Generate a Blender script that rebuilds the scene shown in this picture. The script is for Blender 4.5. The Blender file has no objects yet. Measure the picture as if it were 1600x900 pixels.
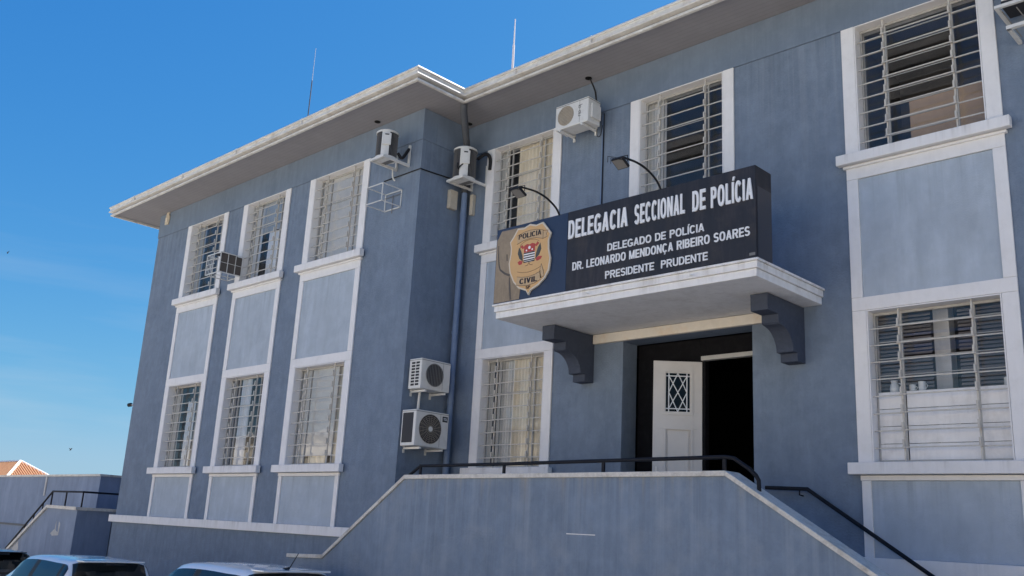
import bpy, bmesh, math, random
from mathutils import Vector, Matrix, Euler
random.seed(7)
R = math.radians
S = bpy.context.scene
C = S.collection

# ------------------------------------------------------------------ camera
cam = bpy.data.cameras.new('camera'); camo = bpy.data.objects.new('camera', cam); C.objects.link(camo)
cam.sensor_width = 36.0; cam.lens = 36.0 * 1462.94 / 1600.0
cam.clip_start = 0.1; cam.clip_end = 2000
CAM = Vector((0, -10.78, 1.6))
y_, p_, r_ = R(44.5314), R(14.7313), R(3.0717)
fwd = Vector((-math.sin(y_) * math.cos(p_), math.cos(y_) * math.cos(p_), math.sin(p_)))
rt = Vector((math.cos(y_), math.sin(y_), 0)); up = rt.cross(fwd)
a_ = math.cos(r_) * rt + math.sin(r_) * up; b_ = -math.sin(r_) * rt + math.cos(r_) * up
m = Matrix((a_, b_, -fwd)).transposed().to_4x4(); m.translation = CAM
camo.matrix_world = m
S.camera = camo

# ------------------------------------------------------------------ light
SUN_EL, SUN_AZ = 54.0, 82.0            # azimuth of the sun measured from +X towards +Y (behind the building)
w = bpy.data.worlds.new('World'); S.world = w; w.use_nodes = True
nt = w.node_tree; nt.nodes.clear()
sky = nt.nodes.new('ShaderNodeTexSky'); sky.sky_type = 'NISHITA'; sky.sun_disc = False
sky.sun_elevation = R(SUN_EL); sky.sun_rotation = R(90 - SUN_AZ)
sky.air_density = 1.0; sky.dust_density = 0.6; sky.ozone_density = 2.2; sky.altitude = 400
bg = nt.nodes.new('ShaderNodeBackground'); bg.inputs['Strength'].default_value = 0.076
wo = nt.nodes.new('ShaderNodeOutputWorld')
# clear deep-blue winter sky: the three channels of the Nishita sky graded one by one
sp_ = nt.nodes.new('ShaderNodeSeparateColor'); cb_ = nt.nodes.new('ShaderNodeCombineColor'); nt.links.new(sky.outputs[0], sp_.inputs[0])
for ch, (pw, k, top_) in enumerate(((1.58, .145, 1.80), (.85, .634, 3.25), (.47, 1.74, 4.0))):
    q1 = nt.nodes.new('ShaderNodeMath'); q1.operation = 'POWER'; q1.inputs[1].default_value = pw; nt.links.new(sp_.outputs[ch], q1.inputs[0])
    q2 = nt.nodes.new('ShaderNodeMath'); q2.operation = 'MULTIPLY'; q2.inputs[1].default_value = k; nt.links.new(q1.outputs[0], q2.inputs[0]); q3 = nt.nodes.new('ShaderNodeMath'); q3.operation = 'SMOOTH_MIN'; q3.inputs[1].default_value = top_; q3.inputs[2].default_value = top_ * .35; nt.links.new(q2.outputs[0], q3.inputs[0]); nt.links.new(q3.outputs[0], cb_.inputs[ch])
tc_ = nt.nodes.new('ShaderNodeTexCoord'); mp_ = nt.nodes.new('ShaderNodeMapping'); mp_.inputs['Rotation'].default_value = (R(9), R(4), R(20)); mp_.inputs['Scale'].default_value = (2.2, 2.2, 22)
cn_ = nt.nodes.new('ShaderNodeTexNoise'); cn_.inputs['Scale'].default_value = 1.1; cn_.inputs['Detail'].default_value = 6; cr_ = nt.nodes.new('ShaderNodeMapRange')
cr_.inputs[1].default_value = .55; cr_.inputs[2].default_value = .80; cr_.inputs[4].default_value = .30
zz_ = nt.nodes.new('ShaderNodeSeparateXYZ'); zr_ = nt.nodes.new('ShaderNodeMapRange'); zr_.inputs[1].default_value = .32; zr_.inputs[2].default_value = .12
mm_ = nt.nodes.new('ShaderNodeMath'); mm_.operation = 'MULTIPLY'; mx_ = nt.nodes.new('ShaderNodeMix'); mx_.data_type = 'RGBA'; mx_.inputs[7].default_value = (2.9, 3.4, 3.9, 1)
for a__, b__ in ((tc_.outputs['Generated'], mp_.inputs[0]), (mp_.outputs[0], cn_.inputs['Vector']), (cn_.outputs[0], cr_.inputs[0]), (tc_.outputs['Generated'], zz_.inputs[0]), (zz_.outputs[2], zr_.inputs[0]),
                 (cr_.outputs[0], mm_.inputs[0]), (zr_.outputs[0], mm_.inputs[1]), (mm_.outputs[0], mx_.inputs[0]), (cb_.outputs[0], mx_.inputs[6])): nt.links.new(a__, b__)
nt.links.new(mx_.outputs[2], bg.inputs[0]); nt.links.new(bg.outputs[0], wo.inputs[0])
sl = bpy.data.lights.new('sun', 'SUN'); sl.energy = 5.0; sl.angle = R(0.53); sl.color = (1, 0.95, 0.88)
so = bpy.data.objects.new('sun', sl); C.objects.link(so)
sd = Vector((math.cos(R(SUN_EL)) * math.cos(R(SUN_AZ)), math.cos(R(SUN_EL)) * math.sin(R(SUN_AZ)), math.sin(R(SUN_EL))))
so.rotation_euler = (-sd).to_track_quat('-Z', 'Y').to_euler()
so.location = sd * 60
S.view_settings.view_transform = 'Standard'; S.view_settings.look = 'None'
S.view_settings.exposure = 1.4; S.view_settings.gamma = 1; S.view_settings.use_curve_mapping = False
S.cycles.max_bounces = 7; S.cycles.diffuse_bounces = 4; S.cycles.glossy_bounces = 3; S.cycles.transparent_max_bounces = 10

# ------------------------------------------------------------------ materials
def mat(name, col, rough=0.8, spec=0.3, metal=0.0, mott=0.0, mscale=2.0, streak=0.0, sscale=(5, 5, .5), bump=0.0, bscale=60,
        dirt=None, dirt_amt=0.0, dirt_scale=1.5, coat=0.0, streak_col=None, drips=()):
    m = bpy.data.materials.new(name); m.use_nodes = True
    n = m.node_tree.nodes; l = m.node_tree.links
    b = n['Principled BSDF']
    b.inputs['Roughness'].default_value = rough; b.inputs['Specular IOR Level'].default_value = spec
    b.inputs['Metallic'].default_value = metal; b.inputs['Coat Weight'].default_value = coat
    geo = n.new('ShaderNodeNewGeometry')
    cur = None
    base = n.new('ShaderNodeRGB'); base.outputs[0].default_value = (*col, 1); cur = base.outputs[0]
    def mixcol(fac, c2, cur, mode='MIX'):
        mx = n.new('ShaderNodeMix'); mx.data_type = 'RGBA'; mx.blend_type = mode
        l.new(fac, mx.inputs[0]); l.new(cur, mx.inputs[6])
        if isinstance(c2, tuple): mx.inputs[7].default_value = (*c2, 1)
        else: l.new(c2, mx.inputs[7])
        return mx.outputs[2]
    def noise(scale, vec=None, detail=5, rough_=0.6):
        t = n.new('ShaderNodeTexNoise'); t.inputs['Scale'].default_value = scale; t.inputs['Detail'].default_value = detail
        t.inputs['Roughness'].default_value = rough_
        l.new(vec if vec else geo.outputs['Position'], t.inputs['Vector']); return t.outputs[0]
    def ramp(s, a, b):
        r = n.new('ShaderNodeMapRange'); r.inputs[1].default_value = a; r.inputs[2].default_value = b; l.new(s, r.inputs[0]); return r.outputs[0]
    def mul(s, k):
        q = n.new('ShaderNodeMath'); q.operation = 'MULTIPLY'; q.inputs[1].default_value = k; l.new(s, q.inputs[0]); return q.outputs[0]
    if mott:
        f = mul(ramp(noise(mscale), .35, .7), mott); cur = mixcol(f, tuple(c * .62 for c in col), cur)
        f = mul(ramp(noise(mscale * 3.7), .45, .75), mott * .7); cur = mixcol(f, tuple(min(1, c * 1.35 + .02) for c in col), cur)
    if streak:
        mp = n.new('ShaderNodeMapping'); mp.inputs['Scale'].default_value = sscale; l.new(geo.outputs['Position'], mp.inputs[0])
        f = mul(ramp(noise(1.0, mp.outputs[0], 6, .65), .5, .78), streak)
        cur = mixcol(f, streak_col or tuple(min(1, c * 1.5 + .03) for c in col), cur)
        mp2 = n.new('ShaderNodeMapping'); mp2.inputs['Scale'].default_value = tuple(q * 2.3 for q in sscale); mp2.inputs['Location'].default_value = (7, 3, 5)
        l.new(geo.outputs['Position'], mp2.inputs[0])
        f = mul(ramp(noise(1.0, mp2.outputs[0], 5, .6), .5, .8), streak)
        cur = mixcol(f, tuple(c * .6 for c in col), cur)
    if dirt:
        f = mul(ramp(noise(dirt_scale, None, 8, .7), .5, .68), dirt_amt); cur = mixcol(f, dirt, cur)
    for (zt, ln, dc, amt) in drips:      # rain marks running down from an edge at height zt
        mp = n.new('ShaderNodeMapping'); mp.inputs['Scale'].default_value = (9, 9, .12); mp.inputs['Location'].default_value = (zt * 3, ln, 0); l.new(geo.outputs['Position'], mp.inputs[0])
        f = ramp(noise(1.0, mp.outputs[0], 4, .65), .50, .70)
        sz = n.new('ShaderNodeSeparateXYZ'); l.new(geo.outputs['Position'], sz.inputs[0])
        mk = ramp(sz.outputs[2], zt - ln, zt); cut = n.new('ShaderNodeMath'); cut.operation = 'LESS_THAN'; cut.inputs[1].default_value = zt; l.new(sz.outputs[2], cut.inputs[0])
        m1 = n.new('ShaderNodeMath'); m1.operation = 'MULTIPLY'; l.new(f, m1.inputs[0]); l.new(mk, m1.inputs[1])
        m2 = n.new('ShaderNodeMath'); m2.operation = 'MULTIPLY'; l.new(m1.outputs[0], m2.inputs[0]); l.new(cut.outputs[0], m2.inputs[1])
        cur = mixcol(mul(m2.outputs[0], amt), dc, cur)
    l.new(cur, b.inputs['Base Color'])
    if bump:
        bp = n.new('ShaderNodeBump'); bp.inputs['Strength'].default_value = bump; bp.inputs['Distance'].default_value = 0.01
        l.new(noise(bscale, None, 4, .6), bp.inputs['Height']); l.new(bp.outputs[0], b.inputs['Normal'])
    return m

M = {}
M['blue'] = mat('slate_blue_render', (.174, .220, .288), .85, .2, mott=.42, mscale=1.7, streak=.24, sscale=(4.5, 4.5, 1.1), bump=.9, bscale=38, dirt=(.20, .25, .34), dirt_amt=.35, dirt_scale=3.5, drips=((8.25, 2.6, (.30, .34, .40), .35), (8.25, 1.0, (.09, .11, .15), .35), (1.4, 1.2, (.12, .15, .19), .5), (4.4, 2.2, (.12, .15, .2), .2)))
M['band_dark'] = mat('slate_blue_frieze', (.165, .212, .282), .85, .25, mott=.35, mscale=1.1, streak=.25, bump=.3)
M['parapet'] = mat('weathered_blue_render', (.19, .242, .318), .88, .2, mott=.45, mscale=1.3, streak=.35, sscale=(3, 3, .8), bump=.9, bscale=36, dirt=(.30, .33, .37), dirt_amt=.4, dirt_scale=1.6, drips=((2.29, 1.1, (.10, .12, .16), .38), (2.29, 2.4, (.33, .38, .44), .42), (2.29, .35, (.30, .29, .27), .7)))
M['panel'] = mat('pale_blue_render', (.405, .458, .52), .85, .2, mott=.28, mscale=1.4, streak=.3, sscale=(3, 3, .7), bump=.4, bscale=50, dirt=(.28, .33, .40), dirt_amt=.25, dirt_scale=3, drips=((6.13, .9, (.24, .27, .31), .5), (2.42, .6, (.24, .27, .31), .5)))
M['white'] = mat('white_painted_trim', (.77, .752, .745), .7, .3, mott=.10, mscale=2.5, streak=.15, sscale=(6, 6, .8), bump=.2, dirt=(.50, .48, .45), dirt_amt=.2, dirt_scale=4, streak_col=(.78, .77, .76), drips=((6.46, .16, (.34, .31, .28), .5), (2.62, .16, (.34, .31, .28), .5), (1.57, .18, (.40, .38, .35), .5)))
M['canopy'] = mat('white_canopy_paint', (.78, .765, .755), .7, .3, mott=.10, mscale=2.5, streak=.3, sscale=(6, 6, .8), dirt=(.42, .38, .34), dirt_amt=.28, dirt_scale=3, drips=((4.785, .22, (.40, .36, .32), .55),))
M['cream'] = mat('cream_beam_paint', (.70, .65, .57), .75, .3, mott=.3, mscale=3, dirt=(.62, .44, .27), dirt_amt=.5, dirt_scale=2.5)
M['gutter'] = mat('cream_gutter_metal', (.66, .63, .58), .45, .4, mott=.2, mscale=2, streak=.5, sscale=(3, 3, 9), dirt=(.36, .28, .2), dirt_amt=.45, dirt_scale=5)
M['bracket'] = mat('dark_grey_blue_corbel', (.062, .074, .105), .85, .2, mott=.35, mscale=5, bump=.4)
M['coping'] = mat('granite_grey_coping', (.62, .59, .54), .8, .3, mott=.5, mscale=28, dirt=(.28, .24, .2), dirt_amt=.6, dirt_scale=5, bump=.4, bscale=80)
M['steps'] = mat('concrete_steps', (.38, .37, .35), .85, .2, mott=.3, mscale=6)
M['black_rail'] = mat('black_painted_rail', (.010, .011, .016), .6, .2, mott=.2, mscale=9)
M['grille'] = mat('ivory_painted_grille', (.54, .51, .46), .5, .4, mott=.35, mscale=9, dirt=(.36, .27, .2), dirt_amt=.4, dirt_scale=14)
M['sash'] = mat('grey_steel_sash', (.42, .41, .39), .5, .4, mott=.3, mscale=9)
M['curtain'] = mat('beige_curtain_cloth', (.86, .75, .58), .95, .1, mott=.25, mscale=3, streak=.25, sscale=(14, 14, .4))
M['curtain_grey'] = mat('pale_grey_curtain_cloth', (.70, .67, .62), .95, .1, mott=.25, mscale=3, streak=.25, sscale=(14, 14, .4))
M['curtain_white'] = mat('white_sheer_cloth', (.75, .76, .78), .95, .1, mott=.2, mscale=3)
M['frosted'] = mat('frosted_film', (.62, .585, .53), .5, .4, mott=.3, mscale=2.5, dirt=(.38, .36, .33), dirt_amt=.4, dirt_scale=2)
M['frosted_blue'] = mat('grey_roller_blind', (.30, .33, .36), .6, .3, mott=.3, mscale=2.5)
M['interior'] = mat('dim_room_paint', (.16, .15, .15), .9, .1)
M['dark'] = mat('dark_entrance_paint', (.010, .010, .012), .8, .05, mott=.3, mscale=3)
M['tan_board'] = mat('tan_board', (.50, .34, .21), .8, .2, mott=.25, mscale=2)
M['blind'] = mat('grey_slat_blind', (.23, .20, .19), .7, .2)
M['door'] = mat('white_painted_door', (.60, .575, .55), .55, .4, mott=.12, mscale=3, dirt=(.45, .42, .38), dirt_amt=.2)
M['sign_black'] = mat('black_sign_face', (.018, .020, .028), .55, .35, streak=.8, sscale=(7, 7, .9), streak_col=(.06, .05, .055), dirt=(.06, .048, .045), dirt_amt=.5, dirt_scale=3)
M['sign_navy'] = mat('navy_sign_face', (.022, .040, .085), .5, .4, mott=.2)
M['sign_side'] = mat('dark_sign_side', (.022, .024, .038), .35, .5)
M['beige_print'] = mat('beige_print', (.29, .225, .155), .5, .3, mott=.45, mscale=4, streak=.3, sscale=(8, 8, .8))
M['beige_dark'] = mat('brown_print', (.10, .085, .075), .5, .3)
M['letter'] = mat('pale_grey_letter', (.74, .75, .77), .5, .4, mott=.12, mscale=12)
M['badge'] = mat('gold_badge', (.60, .37, .165), .5, .4, mott=.12, mscale=6)
M['badge_edge'] = mat('pale_badge_rim', (.60, .53, .43), .4, .4)
M['badge_rib'] = mat('tan_ribbon', (.50, .35, .20), .5, .4)
M['badge_line'] = mat('brown_badge_line', (.17, .11, .06), .5, .3)
M['ink'] = mat('black_ink', (.025, .022, .03), .5, .3)
M['red'] = mat('red_enamel', (.42, .06, .05), .5, .4)
M['leaf_green'] = mat('dark_olive_enamel', (.07, .075, .07), .5, .3)
M['enamel'] = mat('white_enamel', (.78, .78, .78), .5, .4)
M['ac'] = mat('white_appliance_paint', (.66, .65, .62), .45, .4, mott=.1, mscale=5, dirt=(.42, .38, .32), dirt_amt=.3, dirt_scale=6)
M['ac_dark'] = mat('dark_coil', (.03, .03, .035), .6, .3)
M['ac_grey'] = mat('grey_fan_guard', (.17, .165, .16), .5, .3)
M['ac_tan'] = mat('dusty_fan_guard', (.31, .27, .22), .6, .3, mott=.3, mscale=9)
M['ac_mark'] = mat('grey_mark', (.18, .18, .18), .6, .2)
M['pipe_blue'] = mat('blue_painted_pipe', (.155, .215, .33), .55, .4, mott=.3, mscale=4)
M['pipe_dark'] = mat('dark_grey_pipe', (.075, .08, .09), .55, .4, mott=.4, mscale=4)
M['cable'] = mat('black_cable', (.012, .012, .014), .6, .3)
M['junction'] = mat('aged_beige_box', (.52, .46, .37), .6, .3, mott=.3, mscale=9)
M['soffit_vent'] = mat('black_vent', (.012, .012, .012), .8, .1)
M['steel'] = mat('galvanised_steel', (.62, .64, .66), .35, .5, metal=.6)
M['annex'] = mat('annex_blue_render', (.20, .245, .33), .88, .2, mott=.35, mscale=.8, streak=.5, sscale=(2, 2, .3), bump=.3)
M['annex_stain'] = mat('peeling_plaster', (.42, .42, .42), .9, .2, mott=.5, mscale=5)
M['tile'] = mat('orange_clay_tile', (.46, .25, .14), .85, .2, mott=.5, mscale=5, dirt=(.30, .10, .06), dirt_amt=.6, dirt_scale=4)
M['mortar'] = mat('white_ridge_mortar', (.78, .76, .73), .85, .2, mott=.3, mscale=6)
M['house'] = mat('pale_house_render', (.62, .56, .48), .85, .2, mott=.2)
M['roof'] = mat('weathered_clay_roof', (.30, .16, .10), .85, .2, mott=.5, mscale=3)
M['car_white'] = mat('white_car_paint', (.84, .84, .84), .25, .5, coat=.8)
M['car_dark'] = mat('black_car_paint', (.02, .022, .026), .25, .5, coat=.8)
M['tyre'] = mat('tyre_rubber', (.02, .02, .02), .85, .2)
M['rim'] = mat('alloy_rim', (.45, .45, .46), .35, .5, metal=.7)
M['lamp_red'] = mat('red_tail_lamp', (.35, .02, .02), .25, .5)
M['lamp_clear'] = mat('clear_head_lamp', (.6, .62, .65), .15, .6)
M['trim_black'] = mat('black_plastic', (.018, .018, .02), .55, .3)
M['feather'] = mat('dark_feathers', (.03, .03, .035), .8, .2)
M['ground'] = mat('asphalt_ground', (.42, .385, .34), .9, .2, mott=.3, mscale=1.2, dirt=(.30, .28, .25), dirt_amt=.5, dirt_scale=.5, bump=.4, bscale=90)
M['pavement'] = mat('concrete_pavement', (.40, .385, .36), .9, .2, mott=.3, mscale=2)
M['opposite'] = mat('cream_bounce_front', (.72, .64, .52), .85, .2, mott=.2)
M['ceramic'] = mat('white_ceramic', (.75, .74, .72), .3, .5)

def soffit_mat():
    m = mat('pvc_soffit_boards', (.300, .288, .296), .75, .3, mott=.28, mscale=.7)
    n = m.node_tree.nodes; l = m.node_tree.links; b = n['Principled BSDF']
    geo = n.new('ShaderNodeNewGeometry'); sx = n.new('ShaderNodeSeparateXYZ'); l.new(geo.outputs['Position'], sx.inputs[0])
    k = n.new('ShaderNodeMath'); k.operation = 'MULTIPLY'; k.inputs[1].default_value = 11; l.new(sx.outputs[1], k.inputs[0])
    f = n.new('ShaderNodeMath'); f.operation = 'FRACT'; l.new(k.outputs[0], f.inputs[0])
    g = n.new('ShaderNodeMath'); g.operation = 'LESS_THAN'; g.inputs[1].default_value = .16; l.new(f.outputs[0], g.inputs[0])
    h = n.new('ShaderNodeMath'); h.operation = 'MULTIPLY'; h.inputs[1].default_value = .14; l.new(g.outputs[0], h.inputs[0])
    src = b.inputs['Base Color'].links[0].from_socket
    mx = n.new('ShaderNodeMix'); mx.data_type = 'RGBA'; l.new(h.outputs[0], mx.inputs[0]); l.new(src, mx.inputs[6]); mx.inputs[7].default_value = (.12, .11, .11, 1)
    l.new(mx.outputs[2], b.inputs['Base Color'])
    return m
M['soffit'] = soffit_mat()

def glass_mat(name, tint=(.94, .95, .96), refl=1.0, rough=0.03, dirt=.08):
    m = bpy.data.materials.new(name); m.use_nodes = True; n = m.node_tree.nodes; l = m.node_tree.links
    n.clear(); out = n.new('ShaderNodeOutputMaterial')
    fr = n.new('ShaderNodeFresnel'); geo = n.new('ShaderNodeNewGeometry')
    io = n.new('ShaderNodeMapRange'); io.inputs[3].default_value = 1.55; io.inputs[4].default_value = 1 / 1.55; l.new(geo.outputs['Backfacing'], io.inputs[0]); l.new(io.outputs[0], fr.inputs[0])
    nz = n.new('ShaderNodeTexNoise'); nz.inputs['Scale'].default_value = 1.3; l.new(geo.outputs['Position'], nz.inputs['Vector'])
    bp = n.new('ShaderNodeBump'); bp.inputs['Strength'].default_value = .08; bp.inputs['Distance'].default_value = .05; l.new(nz.outputs[0], bp.inputs['Height'])
    t = n.new('ShaderNodeBsdfTransparent'); t.inputs[0].default_value = (*tint, 1)
    g = n.new('ShaderNodeBsdfGlossy'); g.inputs['Roughness'].default_value = rough; l.new(bp.outputs[0], g.inputs['Normal'])
    d = n.new('ShaderNodeBsdfDiffuse'); d.inputs[0].default_value = (.5, .5, .5, 1)
    k = n.new('ShaderNodeMath'); k.operation = 'MULTIPLY'; k.inputs[1].default_value = 1.25 * refl; k.use_clamp = True; l.new(fr.outputs[0], k.inputs[0])
    dm = n.new('ShaderNodeMath'); dm.operation = 'MULTIPLY'; dm.inputs[1].default_value = dirt; l.new(nz.outputs[0], dm.inputs[0])
    m0 = n.new('ShaderNodeMixShader'); l.new(dm.outputs[0], m0.inputs[0]); l.new(t.outputs[0], m0.inputs[1]); l.new(d.outputs[0], m0.inputs[2])
    m1 = n.new('ShaderNodeMixShader'); l.new(k.outputs[0], m1.inputs[0]); l.new(m0.outputs[0], m1.inputs[1]); l.new(g.outputs[0], m1.inputs[2])
    l.new(m1.outputs[0], out.inputs[0]); return m
M['glass'] = glass_mat('window_glass')
M['door_glass'] = glass_mat('dark_door_glass', (.03, .035, .045), .35, .08, .02)
M['car_glass'] = glass_mat('tinted_car_glass', (.10, .11, .12), .9, .01, .02)

# ------------------------------------------------------------------ mesh helpers
class MB:
    def __init__(s): s.v = []; s.f = []
    def box(s, x0, x1, y0, y1, z0, z1, rot=None, at=None):
        i = len(s.v)
        P = [Vector((x, y, z)) for z in (z0, z1) for y in (y0, y1) for x in (x0, x1)]
        if rot is not None:
            P = [rot @ p for p in P]
        if at is not None: P = [p + Vector(at) for p in P]
        s.v += P
        s.f += [tuple(i + k for k in q) for q in ((0, 2, 3, 1), (4, 5, 7, 6), (0, 1, 5, 4), (2, 6, 7, 3), (0, 4, 6, 2), (1, 3, 7, 5))]
        return s
    def bar(s, p, q, wx, wy, upv=(0, 0, 1)):
        p = Vector(p); q = Vector(q); d = (q - p); L = d.length
        if L < 1e-6: return s
        d /= L; u = Vector(upv)
        if abs(d.dot(u)) > .98: u = Vector((0, 1, 0))
        sd_ = d.cross(u).normalized(); u = sd_.cross(d)
        i = len(s.v)
        for e in (p, q):
            for (a, b) in ((-1, -1), (1, -1), (1, 1), (-1, 1)):
                s.v.append(e + sd_ * a * wx / 2 + u * b * wy / 2)
        s.f += [tuple(i + k for k in f) for f in ((3, 2, 1, 0), (4, 5, 6, 7), (0, 1, 5, 4), (1, 2, 6, 5), (2, 3, 7, 6), (3, 0, 4, 7))]
        return s
    def tube(s, pts, r, n=8, closed=False, r2=None, curve=False):
        pts = [Vector(p) for p in pts]
        if curve:
            q = []
            for k in range(len(pts) - 1):
                p0, p1, p2, p3 = pts[max(k - 1, 0)], pts[k], pts[k + 1], pts[min(k + 2, len(pts) - 1)]
                for j in range(5):
                    u = j / 5; q.append(.5 * (2 * p1 + (p2 - p0) * u + (2 * p0 - 5 * p1 + 4 * p2 - p3) * u * u + (3 * p1 - p0 - 3 * p2 + p3) * u ** 3))
            pts = q + [pts[-1]]
        rings = []; N = len(pts)
        ref = None
        for k, p in enumerate(pts):
            if closed: t = (pts[(k + 1) % N] - pts[k - 1]).normalized()
            elif k == 0: t = (pts[1] - p).normalized()
            elif k == N - 1: t = (p - pts[k - 1]).normalized()
            else: t = ((pts[k + 1] - p).normalized() + (p - pts[k - 1]).normalized()).normalized()
            if ref is None:
                ref = Vector((0, 0, 1)) if abs(t.z) < .9 else Vector((1, 0, 0))
            a = t.cross(ref).normalized(); b = a.cross(t).normalized(); ref = b
            rr = r if r2 is None else r + (r2 - r) * k / (N - 1)
            i = len(s.v); rings.append(i)
            for j in range(n):
                an = 2 * math.pi * j / n; s.v.append(p + a * math.cos(an) * rr + b * math.sin(an) * rr)
        for k in range(N if closed else N - 1):
            A = rings[k]; B = rings[(k + 1) % N]
            for j in range(n): s.f.append((A + j, A + (j + 1) % n, B + (j + 1) % n, B + j))
        if not closed:
            s.f.append(tuple(rings[0] + j for j in reversed(range(n)))); s.f.append(tuple(rings[-1] + j for j in range(n)))
        return s
    def cyl(s, c, r, z0, z1, n=24, axis='z', r2=None):
        c = Vector(c); ax = {'x': Vector((1, 0, 0)), 'y': Vector((0, 1, 0)), 'z': Vector((0, 0, 1))}[axis]
        return s.tube([c + ax * z0, c + ax * z1], r, n, r2=r2)
    def prism(s, poly, d0, d1, plane='xz'):
        """extrude a 2-D polygon; plane 'xz' -> along y, 'yz' -> along x, 'xy' -> along z"""
        def P(a, b, d): return Vector((a, d, b)) if plane == 'xz' else Vector((d, a, b)) if plane == 'yz' else Vector((a, b, d))
        i = len(s.v); n = len(poly)
        s.v += [P(a, b, d0) for a, b in poly] + [P(a, b, d1) for a, b in poly]
        s.f.append(tuple(i + k for k in range(n))); s.f.append(tuple(i + n + k for k in reversed(range(n))))
        for k in range(n): s.f.append((i + k, i + n + k, i + n + (k + 1) % n, i + (k + 1) % n))
        return s
    def quad(s, *P):
        i = len(s.v); s.v += [Vector(p) for p in P]; s.f.append(tuple(range(i, i + len(P)))); return s
    def build(s, name, m, parent=None, bevel=0, smooth=False, tri=False):
        me = bpy.data.meshes.new(name); bm = bmesh.new()
        vs = [bm.verts.new(v) for v in s.v]
        for f in s.f:
            try: bm.faces.new([vs[i] for i in f])
            except ValueError: pass
        bmesh.ops.recalc_face_normals(bm, faces=bm.faces)
        bm.to_mesh(me); bm.free()
        me.materials.append(M[m] if isinstance(m, str) else m)
        if smooth:
            for p in me.polygons: p.use_smooth = True
        o = bpy.data.objects.new(name, me); C.objects.link(o)
        if bevel:
            b = o.modifiers.new('bevel', 'BEVEL'); b.width = bevel; b.segments = 2; b.limit_method = 'ANGLE'; b.angle_limit = R(40)
        if smooth:
            e = o.modifiers.new('edges', 'EDGE_SPLIT'); e.split_angle = R(40)
        if parent is not None: attach(o, parent)
        return o

def attach(o, parent):
    """parent o (built in world coordinates) keeping it in place"""
    o.parent = parent
    q = parent; off = Matrix.Identity(4)
    chain = []
    while q is not None: chain.append(q); q = q.parent
    for q in reversed(chain):
        off = off @ q.matrix_parent_inverse @ q.matrix_basis
    o.matrix_parent_inverse = off.inverted()

def thing(name, label, cat, loc=(0, 0, 0), group=None):
    o = bpy.data.objects.new(name, None); C.objects.link(o); o.location = loc; o.empty_display_size = .2
    o['label'] = label; o['category'] = cat
    if group: o['group'] = group
    return o
def tag(o, label, cat, group=None):
    o['label'] = label; o['category'] = cat
    if group: o['group'] = group
    return o
def lab(o, label): o['label'] = label; return o

def wall_grid(mb, rects, x0, x1, z0, z1, yf, th, extra_x=()):
    """wall sheet with real openings: rects = (xa, xb, za, zb)"""
    xs = sorted({x0, x1, *[r[0] for r in rects], *[r[1] for r in rects]}); zs = sorted({z0, z1, *[r[2] for r in rects], *[r[3] for r in rects]})
    def hole(i, j):
        if i < 0 or j < 0 or i >= len(xs) - 1 or j >= len(zs) - 1: return True
        cx = (xs[i] + xs[i + 1]) / 2; cz = (zs[j] + zs[j + 1]) / 2
        return any(r[0] < cx < r[1] and r[2] < cz < r[3] for r in rects)
    for i in range(len(xs) - 1):
        for j in range(len(zs) - 1):
            if hole(i, j): continue
            a, b, c, d = xs[i], xs[i + 1], zs[j], zs[j + 1]
            mb.quad((a, yf, c), (b, yf, c), (b, yf, d), (a, yf, d)); mb.quad((a, yf + th, c), (a, yf + th, d), (b, yf + th, d), (b, yf + th, c))
            if hole(i - 1, j): mb.quad((a, yf, c), (a, yf, d), (a, yf + th, d), (a, yf + th, c))
            if hole(i + 1, j): mb.quad((b, yf, c), (b, yf + th, c), (b, yf + th, d), (b, yf, d))
            if hole(i, j - 1): mb.quad((a, yf, c), (a, yf + th, c), (b, yf + th, c), (b, yf, c))
            if hole(i, j + 1): mb.quad((a, yf, d), (b, yf, d), (b, yf + th, d), (a, yf + th, d))
    return mb

# ------------------------------------------------------------------ levels of the building (metres)
GZ = -0.55
ZB0, ZB1 = 1.41, 1.57          # white band above the base
ZS = 2.615                      # lower window sill
ZT0 = 4.435                     # lower window head
ZU0 = 6.455                     # upper window sill
ZF = 8.25                       # head of upper windows / frieze
ZSO = 8.84                      # soffit
YL = -1.087 + .03               # left wing wall face (its trim stands 30 mm proud)
YLt = -1.087
YM = .03; YMt = 0.0
XA, XC = -21.98, -11.96
XR = 6.5                        # right end of the main building
YB = 10.0                       # back
LCOL = [(-20.386, -18.54), (-17.886, -16.05), (-15.35, -13.42)]
MCOL = [(-11.40, -9.64), (-8.215, -6.393), (-4.785, -2.926)]
TW = .17
E0, E1, EZ = -8.28, -6.16, 4.43  # entrance opening
FZ = 1.45                       # entrance floor

# ground
g = MB().quad((-400, -400, GZ), (400, -400, GZ), (400, 400, GZ), (-400, 400, GZ)).build('ground', 'ground'); g['kind'] = 'structure'
pv = MB().box(-30, 8, -2.35, YL - .06, GZ, GZ + .12).build('pavement', 'pavement'); pv['kind'] = 'structure'
street = MB().box(-60, 60, -22, -13.2, GZ, GZ + .13).build('pavement', 'pavement'); street['kind'] = 'structure'

# ------------------------------------------------------------------ BUILDING
B = thing('police_station', 'two storey slate blue police station with white window surrounds and wide cream eaves', 'building', (-12, 0, GZ))

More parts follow.
